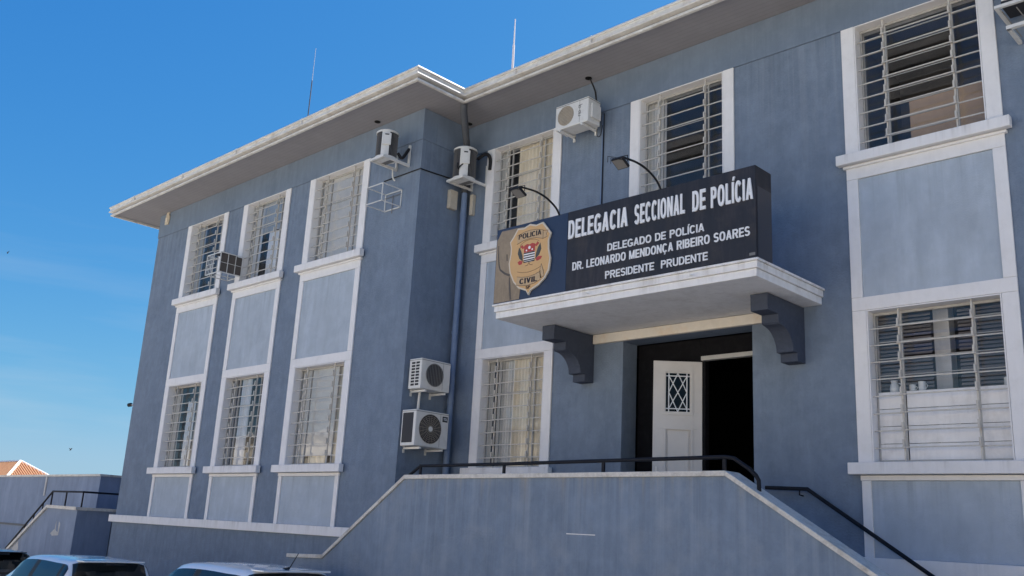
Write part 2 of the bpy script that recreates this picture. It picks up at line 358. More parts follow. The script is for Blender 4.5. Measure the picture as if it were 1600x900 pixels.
lrect = [(a + TW, b - TW, z0, z1) for a, b in LCOL for z0, z1 in ((ZS, ZT0), (ZU0, ZF))]
mb = wall_grid(MB(), lrect, XA, XC, GZ, ZF, YL, .32)
mb.box(XA, XA + .3, YL + .32, YB, GZ, ZF)                 # far end wall
mb.box(XC - .3, XC, YL + .32, 1.2, GZ, ZF)                # return wall towards the main block
mb.build('wall', 'blue', B)
mrect = [(a + TW, b - TW, z0, z1) for (a, b), zz in zip(MCOL, (((ZS, ZT0), (ZU0, ZF)), ((ZU0, ZF),), ((ZS, ZT0), (ZU0, ZF)))) for z0, z1 in zz]
mb = wall_grid(MB(), mrect + [(E0, E1, FZ, EZ)], XC, XR, GZ, ZF, YM, .34)
mb.box(XR - .3, XR, YM + .34, YB, GZ, ZF); mb.box(XA, XR, YB, YB + .3, GZ, ZF)
mb.build('wall', 'blue', B)
# frieze
fr = MB().box(XA - .012, XC + .012, YL - .018, YL + .3, ZF + .004, ZSO).box(XC - .3, XC + .012, YL + .3, YM, ZF + .004, ZSO)
fr.box(XC + .013, XR, YM - .018, YM + .32, ZF + .004, ZSO).box(XA - .012, XA + .3, YL + .3, YB, ZF + .004, ZSO)
fr.build('frieze', 'band_dark', B, bevel=.006)
MB().box(-32.4, XA - .002, 5.5, YB + .3, GZ, 8.6).build('shade_block', 'blue', B)  # unseen block added behind the wing to shade the passage and annex
MB().box(-33.0, -23.25, 5.0, YB + .8, 8.603, 8.8).build('shade_block_cap', 'gutter', B)  # top of the added shading block
# base and white band of the left wing
MB().box(XA - .05, XC + .0, YL - .05, YL - .002, GZ, ZB0).box(XA - .05, XA - .002, YL - .05, YB, GZ, ZB0).build('plinth', 'blue', B)
MB().box(XA - .12, XC + .03, YLt - .075, YL - .003, ZB0 + .003, ZB1).box(XA - .12, XA - .003, YL - .003, YB, ZB0 + .003, ZB1).build('base_band', 'white', B, bevel=.008)
MB().box(-5.15, XR, YMt - .06, YM - .003, ZB0 - .06, ZB1 - .01).build('base_band', 'white', B, bevel=.008)

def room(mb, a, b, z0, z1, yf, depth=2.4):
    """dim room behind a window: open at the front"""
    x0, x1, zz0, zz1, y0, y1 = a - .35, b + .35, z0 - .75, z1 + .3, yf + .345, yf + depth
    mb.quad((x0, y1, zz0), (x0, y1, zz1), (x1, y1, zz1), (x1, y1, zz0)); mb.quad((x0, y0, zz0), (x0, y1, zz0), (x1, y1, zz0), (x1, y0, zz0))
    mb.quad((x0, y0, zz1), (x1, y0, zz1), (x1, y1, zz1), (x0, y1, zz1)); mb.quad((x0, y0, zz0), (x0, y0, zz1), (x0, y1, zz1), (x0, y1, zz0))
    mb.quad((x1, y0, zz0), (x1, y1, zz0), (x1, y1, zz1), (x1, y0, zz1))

def pleats(mb, xa, xb, za, zb, y, n, amp=.025):
    k = max(8, int(n * 6)); pts = []
    for i in range(k + 1):
        t = i / k; x = xa + (xb - xa) * t
        pts.append((x, y + amp * math.sin(t * n * 2 * math.pi) + amp * .4 * math.sin(t * n * 5.1 + 1)))
    for i in range(k):
        (x0, y0), (x1, y1) = pts[i], pts[i + 1]
        mb.quad((x0, y0, za), (x1, y1, za), (x1, y1, zb), (x0, y0, zb))

def surround(a, b, yf, yw, lower=True, to_band=True):
    """white surround of one window column, in front of wall face yw, front face at yf"""
    mb = MB()
    zlow = ZB1 if to_band else ZS - .13
    # side strips upper window
    for x0, x1 in ((a, a + TW), (b - TW, b)):
        mb.box(x0, x1, yf, yw - .002, ZU0, ZF)
    mb.box(a, b, yf, yw - .002, 6.13, ZU0 - .14)                               # rail below upper sill
    for x0, x1 in ((a, a + TW - .03), (b - TW + .03, b)):
        mb.box(x0, x1, yf, yw - .002, 4.60, 6.128)
    mb.box(a, b, yf, yw - .002, ZT0, 4.598)
    for x0, x1 in ((a, a + TW), (b - TW, b)):
        mb.box(x0, x1, yf, yw - .002, ZS, ZT0 - .002)
    if to_band:
        mb.box(a + .02, b - .02, yf - .005, yw - .002, ZS - .20, ZS - .142)
        for x0, x1 in ((a + .03, a + TW - .03), (b - TW + .03, b - .03)):
            mb.box(x0, x1, yf, yw - .002, ZB1 - .01 if yf < -.5 else ZB1 - .012, ZS - .202)
    # thin ledge under the upper sill
    mb.box(a - .03, b + .03, yf - .03, yw - .003, ZU0 - .175, ZU0 - .142)
    return mb
for i, (a, b) in enumerate(LCOL):
    surround(a, b, YLt, YL).build('window_surround', 'white', B, bevel=.005)
    MB().box(a + TW - .028, b - TW + .028, YL - .008, YL - .001, 4.602, 6.126).build('spandrel_panel', 'panel', B)
    MB().box(a + TW - .028, b - TW + .028, YL - .008, YL - .001, ZB1 + .002, ZS - .204).build('spandrel_panel', 'panel', B)
for i, (a, b) in enumerate(MCOL):
    if i == 1:
        mb = MB()
        for x0, x1 in ((a, a + TW), (b - TW, b)): mb.box(x0, x1, YMt, YM - .002, ZU0, ZF)
        mb.box(a, b, YMt, YM - .002, 6.13, ZU0 - .14)
        mb.build('window_surround', 'white', B, bevel=.005); continue
    surround(a, b, YMt, YM, to_band=(i == 2)).build('window_surround', 'white', B, bevel=.005)
    MB().box(a + TW - .028, b - TW + .028, YM - .008, YM - .001, 4.602, 6.126).build('spandrel_panel', 'panel', B)
    if i == 2: MB().box(a + TW - .028, b - TW + .028, YM - .008, YM - .001, ZB1 - .008, ZS - .204).build('spandrel_panel', 'panel', B)

def window(a, b, z0, z1, yf, kind):
    """a, b = clear opening; frame (reveal lining) is the part, the rest its sub-parts"""
    x0, x1 = a, b; W = x1 - x0; H = z1 - z0
    mb = MB()
    t = .004
    # white reveals on both sides, head and inner sill
    mb.box(x0 + t, x0 + .018, yf + .004, yf + .30, z0 + t, z1 - t); mb.box(x1 - .018, x1 - t, yf + .004, yf + .30, z0 + t, z1 - t)
    mb.box(x0 + .018, x1 - .018, yf + .004, yf + .30, z1 - .018, z1 - t)
    f = mb.build('window', 'white', B)
    sl_ = MB().box(x0 - TW - .09, x1 + TW + .09, yf - .10, yf - .002, z0 - .135, z0).box(x0 + .019, x1 - .019, yf + .001, yf + .24, z0 - .06, z0 + .012).build('sill', 'white', f, bevel=.008)
    # steel sash with casement grid
    yg = yf + .17
    v1, v2 = x0 + .23 * W, x0 + .77 * W
    n = 9; dz = H / n
    mb = MB(); i0, i1 = x0 + .02, x1 - .02
    for x in (i0 + .014, v1, v2, i1 - .014): mb.box(x - .010, x + .010, yg - .014, yg + .014, z0 + .013, z1 - .02)
    for z in (z0 + .028, z1 - .036): mb.box(i0, i1, yg - .016, yg + .016, z - .015, z + .015)
    for k in range(1, n):
        if not kind.get('bars') and k != 6: continue
        z = z0 + dz * k + .02
        mb.box(i0 + .028, i1 - .028, yg - .008, yg + .008, z - .005, z + .005)
    mb.build('sash', 'sash', f)
    # glass: fixed sides, centre with the openings the photograph shows
    g_ = MB(); yq = yg + .004
    opn = kind.get('open', ())
    g_.quad((i0, yq, z0 + .02), (v1, yq, z0 + .02), (v1, yq, z1 - .02), (i0, yq, z1 - .02))
    g_.quad((v2, yq, z0 + .02), (i1, yq, z0 + .02), (i1, yq, z1 - .02), (v2, yq, z1 - .02))
    for k in range(n):
        za, zb = z0 + dz * k + .02, z0 + dz * (k + 1) + .02
        if k == n - 1: zb = z1 - .02
        if k in opn: # tilted hopper pane: top hinged, pushed outwards
            g_.quad((v1 + .02, yq - .10, za + .03), (v2 - .02, yq - .10, za + .03), (v2 - .02, yq, zb), (v1 + .02, yq, zb))
        else:
            g_.quad((v1, yq, za), (v2, yq, za), (v2, yq, zb), (v1, yq, zb))
    g_.build('pane', 'glass', f)
    # security grille: side bars set back, centre bars standing forward on returns
    mb = MB(); yb = yf + .055; s = .0072
    V1, V2 = x0 + .24 * W, x0 + .78 * W
    mb.box(V1 - .010, V1 + .010, yb - .012, yb + .012, z0 + .0, z1 - .02); mb.box(V2 - .010, V2 + .010, yb - .012, yb + .012, z0, z1 - .02)
    for k in range(1, n):
        z = z0 + dz * k - .035 + random.uniform(-.004, .004)
        mb.box(x0 + .018, V1 - .013, yb - s, yb + s, z - s, z + s); mb.box(V2 + .013, x1 - .018, yb - s, yb + s, z - s, z + s)
        dy = .045; z2 = z + random.uniform(-.004, .004)
        mb.box(V1 - .02, V2 + .02, yb - dy - s, yb - dy + s, z2 - s, z2 + s)
        for X in (V1, V2):
            mb.box(X - .010, X + .010, yb - dy + s, yb - .0125, z2 - s, z2 + s)
            mb.box(X - .011, X + .011, yb - dy - .006, yb - dy + .014, z2 + s + .001, z2 + .09)
    mb.build('grille', 'grille', f)
    yc = yg + .06
    for (kd, u0, u1, w0, w1, nn) in kind.get('cloth', ()):
        c = MB(); xa_, xb_ = x0 + u0 * W, x0 + u1 * W; za_, zb_ = z0 + w0 * H, z0 + w1 * H
        if kd.startswith('frosted') or kd == 'blind':
            if kd == 'blind':
                for q in range(int((zb_ - za_) / .045)):
                    zq = za_ + q * .045; c.quad((xa_, yc + .06, zq), (xb_, yc + .06, zq), (xb_, yc + .09, zq + .034), (xa_, yc + .09, zq + .034))
            else: c.box(xa_, xb_, yc - .05, yc - .04, za_, zb_)
            c.build('blind', kd, f)
        else:
            pleats(c, xa_, xb_, za_, zb_, yc, nn); c.build('curtain', kd, f)
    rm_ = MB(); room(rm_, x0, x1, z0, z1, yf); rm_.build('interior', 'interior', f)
    return f, yg

L_up = [dict(cloth=(('frosted_blue', 0, .28, 0, 1, 0), ('curtain_white', .72, .95, 0, .6, 3))),
        dict(cloth=(('curtain_white', .05, .24, 0, 1, 4), ('curtain_white', .42, .98, 0, .60, 8), ('frosted_blue', .3, 1, .60, 1, 0))),
        dict(cloth=(('curtain_grey', 0, .22, 0, 1, 4), ('frosted', .24, .86, 0, 1, 0), ('curtain', .86, 1, 0, 1, 3)))]
L_lo = [dict(cloth=(('curtain_white', .40, .62, 0, .8, 4), ('curtain_grey', .0, .2, 0, .9, 4), ('curtain', .72, 1, 0, .5, 4))),
        dict(cloth=(('curtain_white', .22, .46, 0, 1, 5),)),
        dict(cloth=(('curtain_grey', 0, .18, 0, 1, 4), ('frosted', .24, .76, .1, 1, 0), ('curtain', .70, 1, 0, 1, 5), ('curtain', .26, .60, 0, .30, 3)))]
for (a, b), ku, kl in zip(LCOL, L_up, L_lo):
    window(a + TW, b - TW, ZU0, ZF, YLt, ku); window(a + TW, b - TW, ZS, ZT0, YLt, kl)
a, b = MCOL[0]
window(a + TW, b - TW, ZU0, ZF, YMt, dict(cloth=(('curtain_grey', 0, .13, 0, 1, 3), ('curtain', .29, 1, 0, 1, 11))))
window(a + TW, b - TW, ZS, ZT0, YMt, dict(cloth=(('curtain_grey', .14, .42, 0, 1, 6), ('curtain', .38, 1, 0, 1, 12), ('curtain_grey', 0, .08, 0, 1, 2))))
a, b = MCOL[1]
window(a + TW, b - TW, ZU0, ZF, YMt, dict(open=(3, 4), cloth=(('curtain_grey', 0, .24, 0, 1, 6),)))
a, b = MCOL[2]
window(a + TW, b - TW, ZU0, ZF, YMt, dict(open=(3, 4, 5, 6), bars=1))
wC, ygC = window(a + TW, b - TW, ZS, ZT0, YMt, dict(open=(6, 7), bars=1, cloth=(('blind', 0, .42, .46, 1, 0), ('blind', .62, 1, .46, 1, 0))))
# lower half of that window is closed with white painted sheets
mb = MB(); x0, x1 = a + TW + .03, b - TW - .03; H9 = (ZT0 - ZS) / 9
for k in range(4):
    for (u0, u1) in ((x0, x0 + .21 * (x1 - x0)), (x0 + .235 * (x1 - x0), x0 + .76 * (x1 - x0)), (x0 + .785 * (x1 - x0), x1)):
        mb.box(u0, u1, ygC - .012, ygC - .004, ZS + .03 + k * H9, ZS + .022 + (k + 1) * H9)
lab(mb.build('infill_sheet', 'canopy', wC), 'white painted sheets filling the lower half of the window')
MB().box(a + .75, a + .93, YMt + .55, YMt + .73, ZS - .4, ZT0 + .2).build('inner_post', 'canopy', wC)

# entrance: reveals, dark vestibule, frame, open leaf
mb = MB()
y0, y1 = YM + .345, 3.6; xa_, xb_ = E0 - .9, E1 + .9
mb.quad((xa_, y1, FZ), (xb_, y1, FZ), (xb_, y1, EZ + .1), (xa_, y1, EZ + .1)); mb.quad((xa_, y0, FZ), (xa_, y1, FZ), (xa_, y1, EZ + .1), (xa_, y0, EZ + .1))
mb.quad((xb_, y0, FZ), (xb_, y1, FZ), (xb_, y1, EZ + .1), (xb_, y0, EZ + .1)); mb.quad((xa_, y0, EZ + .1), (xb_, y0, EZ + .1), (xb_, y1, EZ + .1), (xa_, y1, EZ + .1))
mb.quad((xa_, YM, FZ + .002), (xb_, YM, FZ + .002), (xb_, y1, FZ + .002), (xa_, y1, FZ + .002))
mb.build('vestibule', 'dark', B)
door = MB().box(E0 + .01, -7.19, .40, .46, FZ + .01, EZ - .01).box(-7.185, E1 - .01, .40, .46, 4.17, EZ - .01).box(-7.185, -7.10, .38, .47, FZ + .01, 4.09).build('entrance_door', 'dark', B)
lab(door, 'dark door surround with one white leaf standing open')
MB().box(-7.14, E1 - .01, .33, .42, 4.095, 4.155).build('lintel', 'sash', door)
hx, hy = -7.156, .385; ang = math.atan2(-.02 - hy + .0, -7.678 - hx)
rotm = Matrix.Rotation(ang - math.pi, 3, 'Z')
LW, LH = .675, 4.09 - FZ - .03
lf = MB()
def lbx(mb, u0, u1, d0, d1, z0, z1):  # u = distance from hinge along the leaf
    return mb.box(-u1, -u0, d0, d1, z0, z1, rot=rotm, at=(hx, hy, FZ + .02))
gl0, gl1, gz0, gz1 = .17, .50, 1.90, 2.44
lbx(lf, 0, LW, -.02, .02, 0, .16); lbx(lf, 0, LW, -.02, .02, 1.66, gz0); lbx(lf, 0, .15, -.02, .02, .16, 1.66); lbx(lf, .51, LW, -.02, .02, .16, 1.66); lbx(lf, .15, .51, .0, .018, .16, 1.66); lbx(lf, 0, LW, -.02, .02, gz1, LH); lbx(lf, 0, gl0, -.02, .02, gz0, gz1); lbx(lf, gl1, LW, -.02, .02, gz0, gz1)
LEAF = lf.build('door_leaf', 'door', door, bevel=.003)
mb = MB()
for (u0, u1, z0, z1) in ((gl0 - .04, gl1 + .04, gz0 - .05, gz1 + .05), (.13, .53, .14, 1.68)):
    lbx(mb, u0, u1, -.034, -.0215, z0, z0 + .03); lbx(mb, u0, u1, -.034, -.0215, z1 - .03, z1)
    lbx(mb, u0, u0 + .03, -.034, -.0215, z0 + .03, z1 - .03); lbx(mb, u1 - .03, u1, -.034, -.0215, z0 + .03, z1 - .03)
lbx(mb, .19, .47, -.014, -.001, .22, 1.60)
# lattice of the small light
def lpt(u, z, d=-.012): return rotm @ Vector((-u, d, z)) + Vector((hx, hy, FZ + .02))
um = (gl0 + gl1) / 2
mb.build('moulding', 'door', door)
mb = MB()
for (p, q) in (((gl0 + .04, gz0), (gl0 + .04, gz1)), ((gl1 - .04, gz0), (gl1 - .04, gz1)), ((gl0, gz0 + .04), (gl1, gz0 + .04)), ((gl0, gz1 - .04), (gl1, gz1 - .04))):
    mb.tube([lpt(*p), lpt(*q)], .008, 6)
zc = [gz0, gz0 + (gz1 - gz0) / 2, gz1]
for (p, q) in (((gl0 + .04, zc[1]), (um, gz0)), ((gl0 + .04, zc[1]), (um, gz1)), ((gl1 - .04, zc[1]), (um, gz0)), ((gl1 - .04, zc[1]), (um, gz1)),
               ((gl0 + .04, gz0 + .04), (gl1 - .04, gz1 - .04)), ((gl0 + .04, gz1 - .04), (gl1 - .04, gz0 + .04))):
    mb.tube([lpt(*p), lpt(*q)], .007, 6)
mb.build('lattice', 'letter', door)
i = MB(); i.quad(lpt(gl0, gz0, .005), lpt(gl1, gz0, .005), lpt(gl1, gz1, .005), lpt(gl0, gz1, .005)); i.build('pane', 'door_glass', door)
MB().tube([lpt(LW - .05, .98, -.03), lpt(LW - .05, .98, -.07), lpt(LW - .05, 1.13, -.07), lpt(LW - .05, 1.13, -.03)], .008, 6).build('handle', 'steel', door)

# soffit
sf = MB()
GX0, GX1, GYL, GYM = -23.02, -11.12, -1.968, -.909
zs0, zs1 = ZSO + .002, ZSO + .03
sf.box(GX0 + .08, GX1 - .08, GYL + .08, YL + .02, zs0, zs1); sf.box(XC - .02, GX1 - .08, YL + .021, YM + .02, zs0, zs1)
sf.box(GX1 - .079, XR + .9, GYM + .08, YM + .02, zs0, zs1); sf.box(GX0 + .08, XA + .02, YL + .021, YB, zs0, zs1)
sf.build('soffit', 'soffit', B)
for (x, y) in ((-13.10, -1.24), (-8.96, -.16), (-11.80, -.13)):
    MB().cyl((x, y, 0), .055, ZSO - .012, ZSO + .001, 12).build('soffit_vent', 'soffit_vent', B)

# gutter: profile swept round the eaves (o = outward offset, z)
prof = [(-.18, 9.0), (-.03, 9.03), (0, 9.03), (.006, 9.012), (0, 8.993), (-.018, 8.988), (-.028, 8.925), (-.004, 8.918), (0, 8.902), (-.006, 8.888), (-.05, 8.883), (-.10, 8.878), (-.10, 8.842),
        (-.045, 8.836), (-.04, 8.815), (-.045, 8.798), (-.09, 8.795), (-.10, 8.838)]
path = [(GX0, YB + .6), (GX0, GYL), (GX1, GYL), (GX1, GYM), (XR + .9, GYM)]
def sweep(path, prof):
    mb = MB(); rings = []
    for k, p in enumerate(path):
        p = Vector(p)
        def nrm(a, b):
            d = (Vector(b) - Vector(a)).normalized(); return Vector((d.y, -d.x))
        if k == 0: off = nrm(path[0], path[1])
        elif k == len(path) - 1: off = nrm(path[-2], path[-1])
        else:
            n1 = nrm(path[k - 1], path[k]); n2 = nrm(path[k], path[k + 1]); off = (n1 + n2) / (1 + n1.dot(n2))
        rings.append([Vector((p.x + off.x * o, p.y + off.y * o, z)) for o, z in prof])
    for A, Bq in zip(rings, rings[1:]):
        for j in range(len(prof) - 1): mb.quad(A[j], Bq[j], Bq[j + 1], A[j + 1])
    return mb
# travelling GX0,YB -> down -> right: outward normal is to the right-hand side of travel reversed
gut = sweep(path, [(o, z) for o, z in prof])
GUT = gut.build('gutter', 'gutter', B)
# gutter joints
mb = MB()
for x in (-21.6, -19.2, -16.9, -14.5): mb.box(x - .006, x + .006, GYL - .0075, GYL + .02, 8.90, 9.036)
for x in (-9.9, -8.3, -6.0, -3.6, -1.2): mb.box(x - .006, x + .006, GYM - .0075, GYM + .02, 8.90, 9.036)
mb.build('gutter_joint', 'gutter', B)

# roofs (low hipped, out of sight from the street)
mb = MB(); e = .17
zr = 9.0; sl_r = .25
mx0, mx1, my0, my1 = GX1 - 6, XR + .9 - e, GYM + e, YB + .6
ym = (my0 + my1) / 2; hr = zr + (ym - my0) * sl_r
mb.quad((mx0, my0, zr), (mx1, my0, zr), (mx1 - 5, ym, hr), (mx0, ym, hr)); mb.quad((mx1, my0, zr), (mx1, my1, zr), (mx1 - 5, ym, hr))
mb.quad((mx0, my1, zr), (mx0, ym, hr), (mx1 - 5, ym, hr), (mx1, my1, zr))
lx0, lx1, ly0 = GX0 + e, GX1 - e, GYL + e
xm = (lx0 + lx1) / 2; yr = ly0 + (xm - lx0); hl = zr + (xm - lx0) * sl_r
mb.quad((lx0, ly0, zr + .003), (lx1, ly0, zr + .003), (xm, yr, hl)); mb.quad((lx1, ly0, zr + .003), (lx1, my1, zr + .003), (xm, my1, hl), (xm, yr, hl)); mb.quad((lx0, ly0, zr + .003), (xm, yr, hl), (xm, my1, hl), (lx0, my1, zr + .003))
mb.build('roof', 'roof', B)

# canopy over the entrance with stepped fascia
KX0, KX1, KY = -9.393, -5.134, -1.626
mb = MB()
for (z0, z1, d) in ((4.755, 4.784, .0), (4.672, 4.753, .022), (4.577, 4.670, .045)):
    mb.box(KX0 + d, KX1 - d, KY + d, YM - .002, z0, z1)
cano = mb.build('canopy', 'canopy', B, bevel=.006)
for x in (-9.02, -7.62, -6.02):
    MB().tube([(x, KY + .03, 4.70), (x, KY - .035, 4.70), (x + .055, KY - .04, 4.685)], .007, 6).build('hook', 'ac', cano)
MB().box(-8.80, -5.56, YM - .07, YM - .003, 4.43, 4.569).build('beam', 'cream', B, bevel=.004)
# scrolled corbels
def corbel(x0, x1):
    pr_ = [(YM - .003, 4.568), (-.90, 4.568), (-.90, 4.36), (-.64, 4.36), (-.64, 4.262)]
    for k in range(0, 11):
        t = k / 10 * math.pi / 2
        pr_.append((-.28 - .33 * (1 - math.sin(t)), 4.24 - .285 * (1 - math.cos(t))))
    pr_ += [(-.18, 3.955), (-.18, 3.85), (YM - .003, 3.85)]
    c = MB().prism(pr_, x0, x1, 'yz').build('corbel', 'bracket', B, bevel=.004)
corbel(-9.05, -8.82); corbel(-5.65, -5.42)

# downpipe in the corner
dp = MB().tube([(GX1 - .10, GYM + .10, 8.80), (GX1 - .14, GYM + .14, 8.70), (XC + .17, -.13, 8.22), (XC + .13, -.10, 8.10), (XC + .13, -.10, 7.5)], .062, 12).build('downpipe', 'pipe_dark', B, smooth=True)
lab(MB().tube([(XC + .13, -.10, 7.495), (XC + .13, -.10, GZ + .1)], .056, 12).build('downpipe', 'pipe_blue', B, smooth=True), 'blue painted lower length of the downpipe')
mb = MB()
for z in (6.2, 4.9, 3.7, 7.05): mb.cyl((XC + .13, -.10, 0), .064, z, z + .05, 12)
mb.build('pipe_clamp', 'pipe_blue', B)
MB().box(-8.786, -8.764, YM - .022, YM - .002, 6.3, 8.2).build('cable_duct', 'pipe_blue', B)
lab(MB().tube([(-8.752, YM - .012, 6.0), (-8.752, YM - .012, 8.22)], .008, 6).build('cable_duct', 'cable', B), 'thin black cable running up the wall beside the duct')

# ------------------------------------------------------------------ ENTRANCE STAIRCASE
YT = -2.3
ST = thing('entrance_staircase', 'double flight entrance stairs behind a weathered blue parapet with grey coping', 'staircase', (-7.5, -1.2, GZ))
top = [(-12.88, 1.14), (-11.96, 1.17), (-10.21, 2.32), (-5.15, 2.34), (-1.55, .18)]
poly = [(-12.88, GZ)] + [(x, z - .055) for x, z in top] + [(-1.2, .16 - .055), (-1.2, GZ)]
MB().prism(poly, YT, YT + .22, 'xz').build('parapet', 'parapet', ST)
def coping(top, y0, y1, th=.055):
    mb = MB(); n = len(top); i = len(mb.v)
    for k in range(n - 1):
        (xa, za), (xb, zb) = top[k], top[k + 1]
        P = [(xa, za), (xb, zb)]
        mb.v += [Vector((x, y, z - d)) for (x, z) in P for y in (y0, y1) for d in (0, th)]
        j = len(mb.v) - 8
        mb.f += [tuple(j + q for q in f) for f in ((0, 4, 6, 2), (1, 3, 7, 5), (0, 1, 5, 4), (2, 6, 7, 3), (0, 2, 3, 1), (4, 5, 7, 6))]
    return mb
coping(top + [(-1.17, .16)], YT - .03, YT + .25).build('coping', 'coping', ST, bevel=.006)
MB().box(-12.86, -12.62, YT + .02, YL - .01, GZ, 1.08).build('newel', 'parapet', ST)
mb = MB().box(-10.2, -5.15, YT + .221, YM - .003, GZ, FZ)
for k in range(11):
    z = FZ - .18 * (k + 1)
    if z > GZ: mb.box(-5.149 + .3 * k, -5.151 + .3 * (k + 1), YT + .221, YM - .07, GZ, z)
for k in range(7):
    z = FZ - .18 * (k + 1); xx = -10.2 - .28 * k
    if z > GZ: mb.box(xx - .28 + .001, xx - .001, YT + .221, YL - .06, GZ, z)
mb.build('steps', 'steps', ST)
yr_ = -2.2; rz = [(-10.244, 2.329), (-10.02, 2.45), (-8.41, 2.456), (-6.818, 2.473), (-5.214, 2.489)]
pts = [(x, yr_, z) for x, z in rz] + [(-5.12, yr_, 2.475), (-4.95, yr_, 2.37), (-4.87, yr_, 2.30), (-4.84, yr_, 2.25), (-4.835, yr_, 2.14)]
MB().tube(pts, .022, 10).build('handrail', 'black_rail', ST, smooth=True)
for x in (-10.02, -8.41, -6.818, -5.23): MB().box(x - .018, x + .018, yr_ - .012, yr_ + .012, 2.315, 2.47).build('baluster', 'black_rail', ST)
MB().tube([(-5.95, -.065, 2.325), (-5.40, -.065, 2.31), (-2.2, -.065, .245), (-1.7, -.065, .23)], .024, 10).build('handrail', 'black_rail', ST, smooth=True)
mb = MB()
for t in (.0, .5, 1.0):
    x = -5.50 + t * 3.1; z = 2.31 - max(0, (x + 5.40)) * .645
    mb.tube([(x, -.065, z), (x, -.065, z - .07), (x, YM - .004, z - .075)], .009, 6)
mb.build('rail_bracket', 'black_rail', ST)
MB().box(-7.252, -6.829, YT - .004, YT - .001, 1.637, 1.647).build('scratch', 'white', ST)

# ------------------------------------------------------------------ SIGN
SY = KY + .012
SG = thing('sign', 'long black police sign box with white lettering and gold badge on the canopy', 'sign', (-7.3, -1.4, 4.79))
X0, X1, XM = -9.383, -5.156, -8.014; Z0, Z1 = 4.788, 5.911
MB().box(XM + .002, X1, SY, -1.244, Z0, Z1).build('sign_box', 'sign_black', SG, bevel=.006)
MB().box(X0, XM - .002, SY + .002, -1.244, Z0, Z1).build('sign_box', 'sign_navy', SG, bevel=.006)
MB().box(X1 + .001, X1 + .006, SY + .03, -1.26, Z0 + .01, Z1 - .25).build('side_panel', 'sign_side', SG)
lab(MB().prism([(X0 + .012, Z0 + .01), (-8.868, Z0 + .01), (-8.83, 5.2), (-8.9, 5.6), (-8.83, 5.86), (-9.28, 5.87), (X0 + .02, 5.74)], SY - .004, SY + .001, 'xz').build('print', 'beige_print', SG), 'beige abstract print at the left end of the sign')
def ribbon(mb, pts, wd, y0, y1):
    pts = [Vector(p) for p in pts]; up_, dn = [], []
    for k, p in enumerate(pts):
        t = (pts[min(k + 1, len(pts) - 1)] - pts[max(k - 1, 0)]).normalized(); nn = Vector((-t.y, t.x)); ww = wd[k] if isinstance(wd, (list, tuple)) else wd
        up_.append(p + nn * ww / 2); dn.append(p - nn * ww / 2)
    for k in range(len(pts) - 1):
        mb.prism([tuple(dn[k]), tuple(dn[k + 1]), tuple(up_[k + 1]), tuple(up_[k])], y0, y1, 'xz')
    return mb
mb = MB()
ribbon(mb, [(-9.33, 5.66), (-9.325, 5.50), (-9.30, 5.36), (-9.272, 5.287), (-9.174, 5.216), (-9.069, 5.172)], [.012, .02, .022, .026, .03, .034], SY - .006, SY - .0041)
ribbon(mb, [(-9.15, 5.50), (-9.14, 5.40)], .018, SY - .006, SY - .0041)
ribbon(mb, [(-9.076, 5.146), (-9.06, 4.98), (-9.032, 4.81)], [.02, .035, .03], SY - .006, SY - .0041)
mb.build('print_mark', 'beige_dark', SG)

badge = [(-8.934, 5.843), (-8.815, 5.831), (-8.692, 5.869), (-8.574, 5.832), (-8.444, 5.852), (-8.287, 5.668), (-8.324, 5.568), (-8.317, 5.439), (-8.279, 5.3), (-8.3, 5.131), (-8.37, 5.024), (-8.493, 4.937), (-8.629, 4.884),
         (-8.668, 4.823), (-8.717, 4.89), (-8.862, 4.944), (-8.969, 5.048), (-9.052, 5.197), (-9.081, 5.339), (-9.054, 5.472), (-9.052, 5.569), (-9.077, 5.664), (-9.017, 5.73)]
YBg = SY - .03
bo = MB().prism(badge, YBg, SY - .0065, 'xz').build('badge', 'badge_edge', SG)
cxb, czb = -8.68, 5.36
MB().prism([(cxb + (x - cxb) * .94, czb + (z - czb) * .95) for x, z in badge], YBg - .003, YBg - .0005, 'xz').build('badge_face', 'badge', bo)
y0b, y1b = YBg - .0055, YBg - .0032
# ribbons, top and bottom
mb = MB(); ribbon(mb, [(-8.93, 5.665), (-8.80, 5.70), (-8.68, 5.71), (-8.56, 5.70), (-8.43, 5.665)], .115, y0b, y1b)
ribbon(mb, [(-8.90, 5.055), (-8.80, 5.035), (-8.68, 5.025), (-8.56, 5.04), (-8.44, 5.075)], .12, y0b, y1b)
mb.prism([(-8.44, 5.60), (-8.35, 5.62), (-8.37, 5.66), (-8.34, 5.71), (-8.44, 5.70)], y0b, y1b, 'xz'); mb.prism([(-8.45, 5.03), (-8.38, 5.06), (-8.40, 5.14), (-8.44, 5.24), (-8.47, 5.13)], y0b, y1b, 'xz')
mb.build('badge_ribbon', 'badge_rib', bo)
mb = MB()
for zo in (.062, -.062):
    ribbon(mb, [(-8.93, 5.665 + zo), (-8.80, 5.70 + zo), (-8.68, 5.71 + zo), (-8.56, 5.70 + zo), (-8.43, 5.665 + zo)], .007, y0b - .001, y1b)
    ribbon(mb, [(-8.90, 5.055 + zo), (-8.80, 5.035 + zo), (-8.68, 5.025 + zo), (-8.56, 5.04 + zo), (-8.44, 5.075 + zo)], .007, y0b - .001, y1b)
ribbon(mb, [(-8.44, 5.60), (-8.35, 5.62), (-8.37, 5.66), (-8.34, 5.71), (-8.44, 5.72)], .007, y0b - .001, y1b)
ribbon(mb, [(-8.43, 5.605), (-8.43, 5.73)], .007, y0b - .001, y1b)
ribbon(mb, [(-8.45, 5.03), (-8.38, 5.06), (-8.40, 5.14), (-8.44, 5.24), (-8.47, 5.13)], .007, y0b - .001, y1b)
